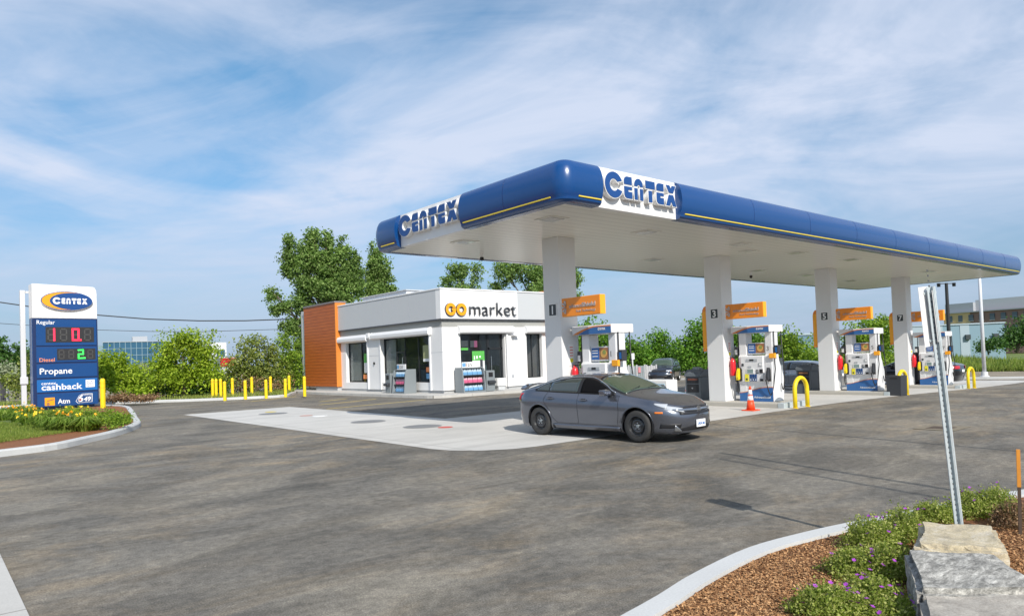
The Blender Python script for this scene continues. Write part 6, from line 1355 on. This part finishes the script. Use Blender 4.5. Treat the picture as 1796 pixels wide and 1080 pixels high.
def left_pt():
    while True:
        px, py = -20+265*rng.random(), 722+50*rng.random(); q = un(px, py, .1)
        if py < 762-(px/250)**2*22+6: return (q.x, q.y, .10)
# grass on the hill and verge
lg = leafmat('grass_blade', (0.09, 0.15, 0.02), (0.17, 0.24, 0.035), (0.32, 0.34, 0.09), .3)
def blades(name, pts, h, w, m):
    n = len(pts); a_ = rng.random(n)*6.283; d = np.column_stack([np.cos(a_), np.sin(a_), np.zeros(n)])*w; l = np.column_stack([rng.normal(size=n), rng.normal(size=n), np.zeros(n)])*h*.25; hh_ = np.column_stack([np.zeros(n), np.zeros(n), h*(.5+rng.random(n))])
    v = np.stack([pts-d, pts+d, pts+d*.2+l+hh_, pts-d*.2+l+hh_], 1).reshape(-1, 3); return tag(quad_object(name, v, m, None), kind='stuff')
hp_ = []
for k in range(60000):
    i = rng.integers(0, len(hill)-1); f = rng.random(); x = hill[i][0]*(1-f)+hill[i+1][0]*f; y = hill[i][1]*(1-f)+hill[i+1][1]*f; t_ = rng.random()**1.5; rise = 1.25*(1-math.cos(min(1, t_*1.15)*math.pi))/2 if i < 3 else .8*(1-math.cos(min(1, t_*1.15)*math.pi))/2
    hp_.append((x+d_.x*62*t_, y+d_.y*62*t_, -.32+rise))
blades('hill_grass', np.array(hp_), .30, .03, lg)
gp = []
for k in range(16000):
    px, py = -20+150*rng.random(), 738+42*rng.random()
    if py > 740+px*.10 and py < 776-max(0, px)*.15: q = un(px, py, .125); gp.append((q.x, q.y, .125))
blades('lawn_grass', np.array(gp), .05, .008, lg)
vp = []
for k in range(5000):
    i = rng.integers(0, len(kl)-1); f = rng.random(); s_ = .55+5*rng.random()**2; vp.append((kl[i][0]*(1-f)+kl[i+1][0]*f+s_*.2, kl[i][1]*(1-f)+kl[i+1][1]*f+s_, .12))
blades('verge_weeds', np.array(vp), .16, .02, L_oli)
# ------------------------------------------------------------------ far buildings, fences, poles, cables
def block(name, label, cat, px0, px1, pt0, pt1, depth0, depth1, dz, m, nm='wall'):
    """box whose visible face runs from px0 (depth0) to px1 (depth1), its top edge seen at pt0"""
    a_, b_ = W(px0, pt0, depth0), W(px1, pt1, depth1); L_ = math.hypot(b_.x-a_.x, b_.y-a_.y); rz = math.atan2(b_.y-a_.y, b_.x-a_.x); h = a_.z+1.2
    t = thing(name, (a_.x, a_.y, -1.2), label, cat, rz=rz); MB().box(0, L_, 0, dz, 0, h).build(nm, m, t); return t, L_, h
t, L_, h = block('office_building', 'blue glass office building beyond the bushes right of the price sign', 'building', 180, 296, 600.5, 600, 165, 172, 18, M_officeglass, 'glass_wall')
for k in range(12): MB().box(L_*k/12-.06, L_*k/12+.06, -.12, 0, 3, h).build('mullion', M_ware, t)
for k in range(4): MB().box(0, L_, -.10, 0, h-1.6*(k+1), h-1.6*(k+1)+.12).build('floor_line', M_ware, t)
MB().box(-.1, L_+.1, -.15, 18, h, h+.12).build('roof', M_hgrey, t); MB().box(L_*.45, L_*.68, 4, 10, h+.12, h+1.5).build('rooftop_plant', M_hgrey, t); MB().box(-4, 0, 2, 14, 0, h-.6).build('side_wing', M_ware, t)
t, L_, h = block('white_office', 'white building with blue windows right of the rounded tree', 'building', 370, 397, 600.5, 600, 150, 152, 12, M_offw)
for k in range(2): MB().box(L_*.35, L_*.88, -.08, 0, h-3.1-3.0*k, h-1.6-3.0*k).build('window', M_officeglass, t)
t, L_, h = block('red_sign_building', 'low building with a red sign band seen through the bushes', 'building', 386, 430, 627, 627, 120, 122, 10, M_fencep)
MB().box(0, L_*.62, -.2, 0, h-1.5, h-.1).build('red_sign_band', M_red, t)
t, L_, h = block('warehouse', 'long pale blue warehouse on the grass hill', 'building', 1560, 1762, 575, 576, 104, 100, 20, M_ware)
MB().box(L_*.62, L_*.70, -.06, 0, 0, h-.05).build('pale_wall_panel', M_warel, t); MB().box(0, L_*.47, -.06, 0, 0, h-.05).build('pale_wall_panel', M_warel, t); MB().box(-.1, L_+.1, -.15, 20, h, h+.2).build('roof_edge', M_warel, t)
for k, x in enumerate((.66, .90)): MB().box(L_*x, L_*x+.6, -.5, 0, 3.3, 4.0).build('wall_lamp', M_num, t)
t, L_, h = block('blue_shed', 'blue grey shed seen behind the column of pump 5', 'building', 1395, 1450, 588, 585, 95, 97, 12, mat('shed_blue', (.12, .20, .27), .6)); MB().box(-.1, L_+.1, -.15, 12, h, h+.25).build('roof_edge', M_warel, t)
t, L_, h = block('hotel_building', 'brick and tan hotel with a grey top storey on the right skyline', 'building', 1656, 1835, 551, 546, 175, 155, 18, M_brick)
MB().box(0, L_*.28, -.25, 0, h-4.2, h).build('tan_wall', M_tan, t); MB().box(0, L_*.30, .5, 16, h, h+2.4).build('grey_storey', M_hgrey, t); MB().box(L_*.30, L_, 1.5, 16, h, h+2.9).build('grey_storey', mat('hotel_pale_grey', (.52, .53, .55), .6), t)
MB().box(-.3, L_+.3, -.5, .3, h, h+.25).build('cornice', M_hgrey, t)
for k in range(9):
    for j in range(2):
        x = L_*(.05+.108*k); o_ = MB().box(x, x+L_*.045, -.32, -.02, h-2.1-3.0*j, h-.6-3.0*j).build('window', M_hwin, t); MB().box(x-.15, x+L_*.045+.15, -.36, -.30, h-2.2-3.0*j, h-2.1-3.0*j).build('sill', M_fencep, None).parent = o_
# fences
def fence(label, px0, px1, pyt, depth, zb, m, n, name='fence'):
    a_, b_ = W(px0, pyt, depth), W(px1, pyt, depth); L_ = math.hypot(b_.x-a_.x, b_.y-a_.y); rz = math.atan2(b_.y-a_.y, b_.x-a_.x); h = a_.z-zb
    t = thing(name, (a_.x, a_.y, zb), label, 'fence', rz=rz); b = MB(); k = int(L_/.16)
    for i in range(k): b.box(i*.16, i*.16+.145, 0, .025, .05, h)
    b.box(0, L_, .025, .06, .3, .4).box(0, L_, .025, .06, h-.35, h-.25); b.build('boards', m, t)
    for i in range(n+1): MB().box(L_*i/n-.05, L_*i/n+.05, -.03, .08, 0, h+.08).build('post', M_fencep, t)
    return t, L_, h
t, L_, h = fence('grey board fence left of the parked dark cars', 1060, 1131, 643.5, 50, -.35, M_fence, 5)
MB().box(L_*.83, L_*.89, -.07, -.03, .75, 1.15).build('red_sign', mat('fence_sign_pink', (.55, .22, .24), .6), t)
t, L_, h = fence('short pale fence section right of the grey board fence', 1134, 1151, 641.5, 50, -.35, M_fencep, 2)
fence('dark board fence at the far left edge', -60, 13, 665, 45, .1, M_intdark, 5)
q = W(1109.5, 640, 46); t = thing('small_signpost', (q.x, q.y, -.35), 'thin post with a small white sign in front of the grey fence', 'signpost'); MB().tube([(0, 0, 0), (0, 0, 2.1)], .05, 8).build('post', M_pole, t); MB().box(-.14, .14, -.07, -.05, 1.75, 2.15).build('sign_plate', M_white, t)
q = un(1727, 661, -.30); t = thing('white_light_pole', (q.x, q.y, -.30), 'tall white tapering pole rising to the canopy at the far right', 'pole'); MB().tube([(0, 0, .05), (0, 0, 4), (0, 0, 7.4)], [.105, .09, .07], 14).build('shaft', M_pole, t, smooth=True); MB().lathe([(.26, 0), (.26, .05), (.18, .08), (.17, .3)], 18).build('base_plate', M_pole, t)
q = W(1667, 640, 62); t = thing('floodlight_pole', (q.x, q.y, -.4), 'black floodlight pole behind pump 7 with two lamp heads', 'light pole')
hh_ = W(1661, 496, 62).z+.4; MB().tube([(0, 0, 0), (0, 0, hh_)], [.17, .13], 12).build('shaft', M_poleb, t); MB().tube([(RT.x*-.7, RT.y*-.7, hh_-.05), (RT.x*.7, RT.y*.7, hh_-.05)], .04, 6).build('cross_arm', M_poleb, t)
for s_ in (-1, 1): MB().prism([(-.14, 0), (.14, 0), (.08, -.32), (-.08, -.32)], -.12, .12, 'y').build('lamp_head', M_poleb, t, bevel=.02).location = (RT.x*.68*s_, RT.y*.68*s_, hh_)
def cable(label, pts, r_): t = thing('overhead_cable', pts[0], label, 'cable', 'overhead cables'); MB().tube([Vector(p)-Vector(pts[0]) for p in pts], r_, 5).build('cable', M_wire, t)
cable('thick sagging overhead cable crossing the sky at the left', [W(x, y, 62) for x, y in ((-120, 508), (0, 530), (90, 543), (172, 552.5), (260, 559.5), (350, 562.5), (430, 562.3), (520, 559), (620, 551))], .052)
cable('thin lower overhead cable crossing the sky at the left', [W(x, y, 62) for x, y in ((-120, 556), (0, 567), (172, 578.5), (260, 581), (350, 581.5), (500, 577), (620, 569))], .024)
# overhead cables on the street side; only their shadows reach the picture
for k, (a_, b_, hh, r_) in enumerate((((1338, 752), (1796, 792), 8.0, .035), ((1340, 806), (1690, 862), 7.5, .04), ((1340, 818), (1700, 882), 7.5, .03))):
    p, q = un(*a_, z=0.0), un(*b_, z=0.0); dd = (q-p).normalized(); sft = tosun*(hh/tosun.z); cable(f'{["first", "second", "third", "fourth"][k]} street side overhead cable casting a thin shadow on the asphalt', [p+sft-dd*(1.0 if k else 2), q+sft+dd*20], r_)
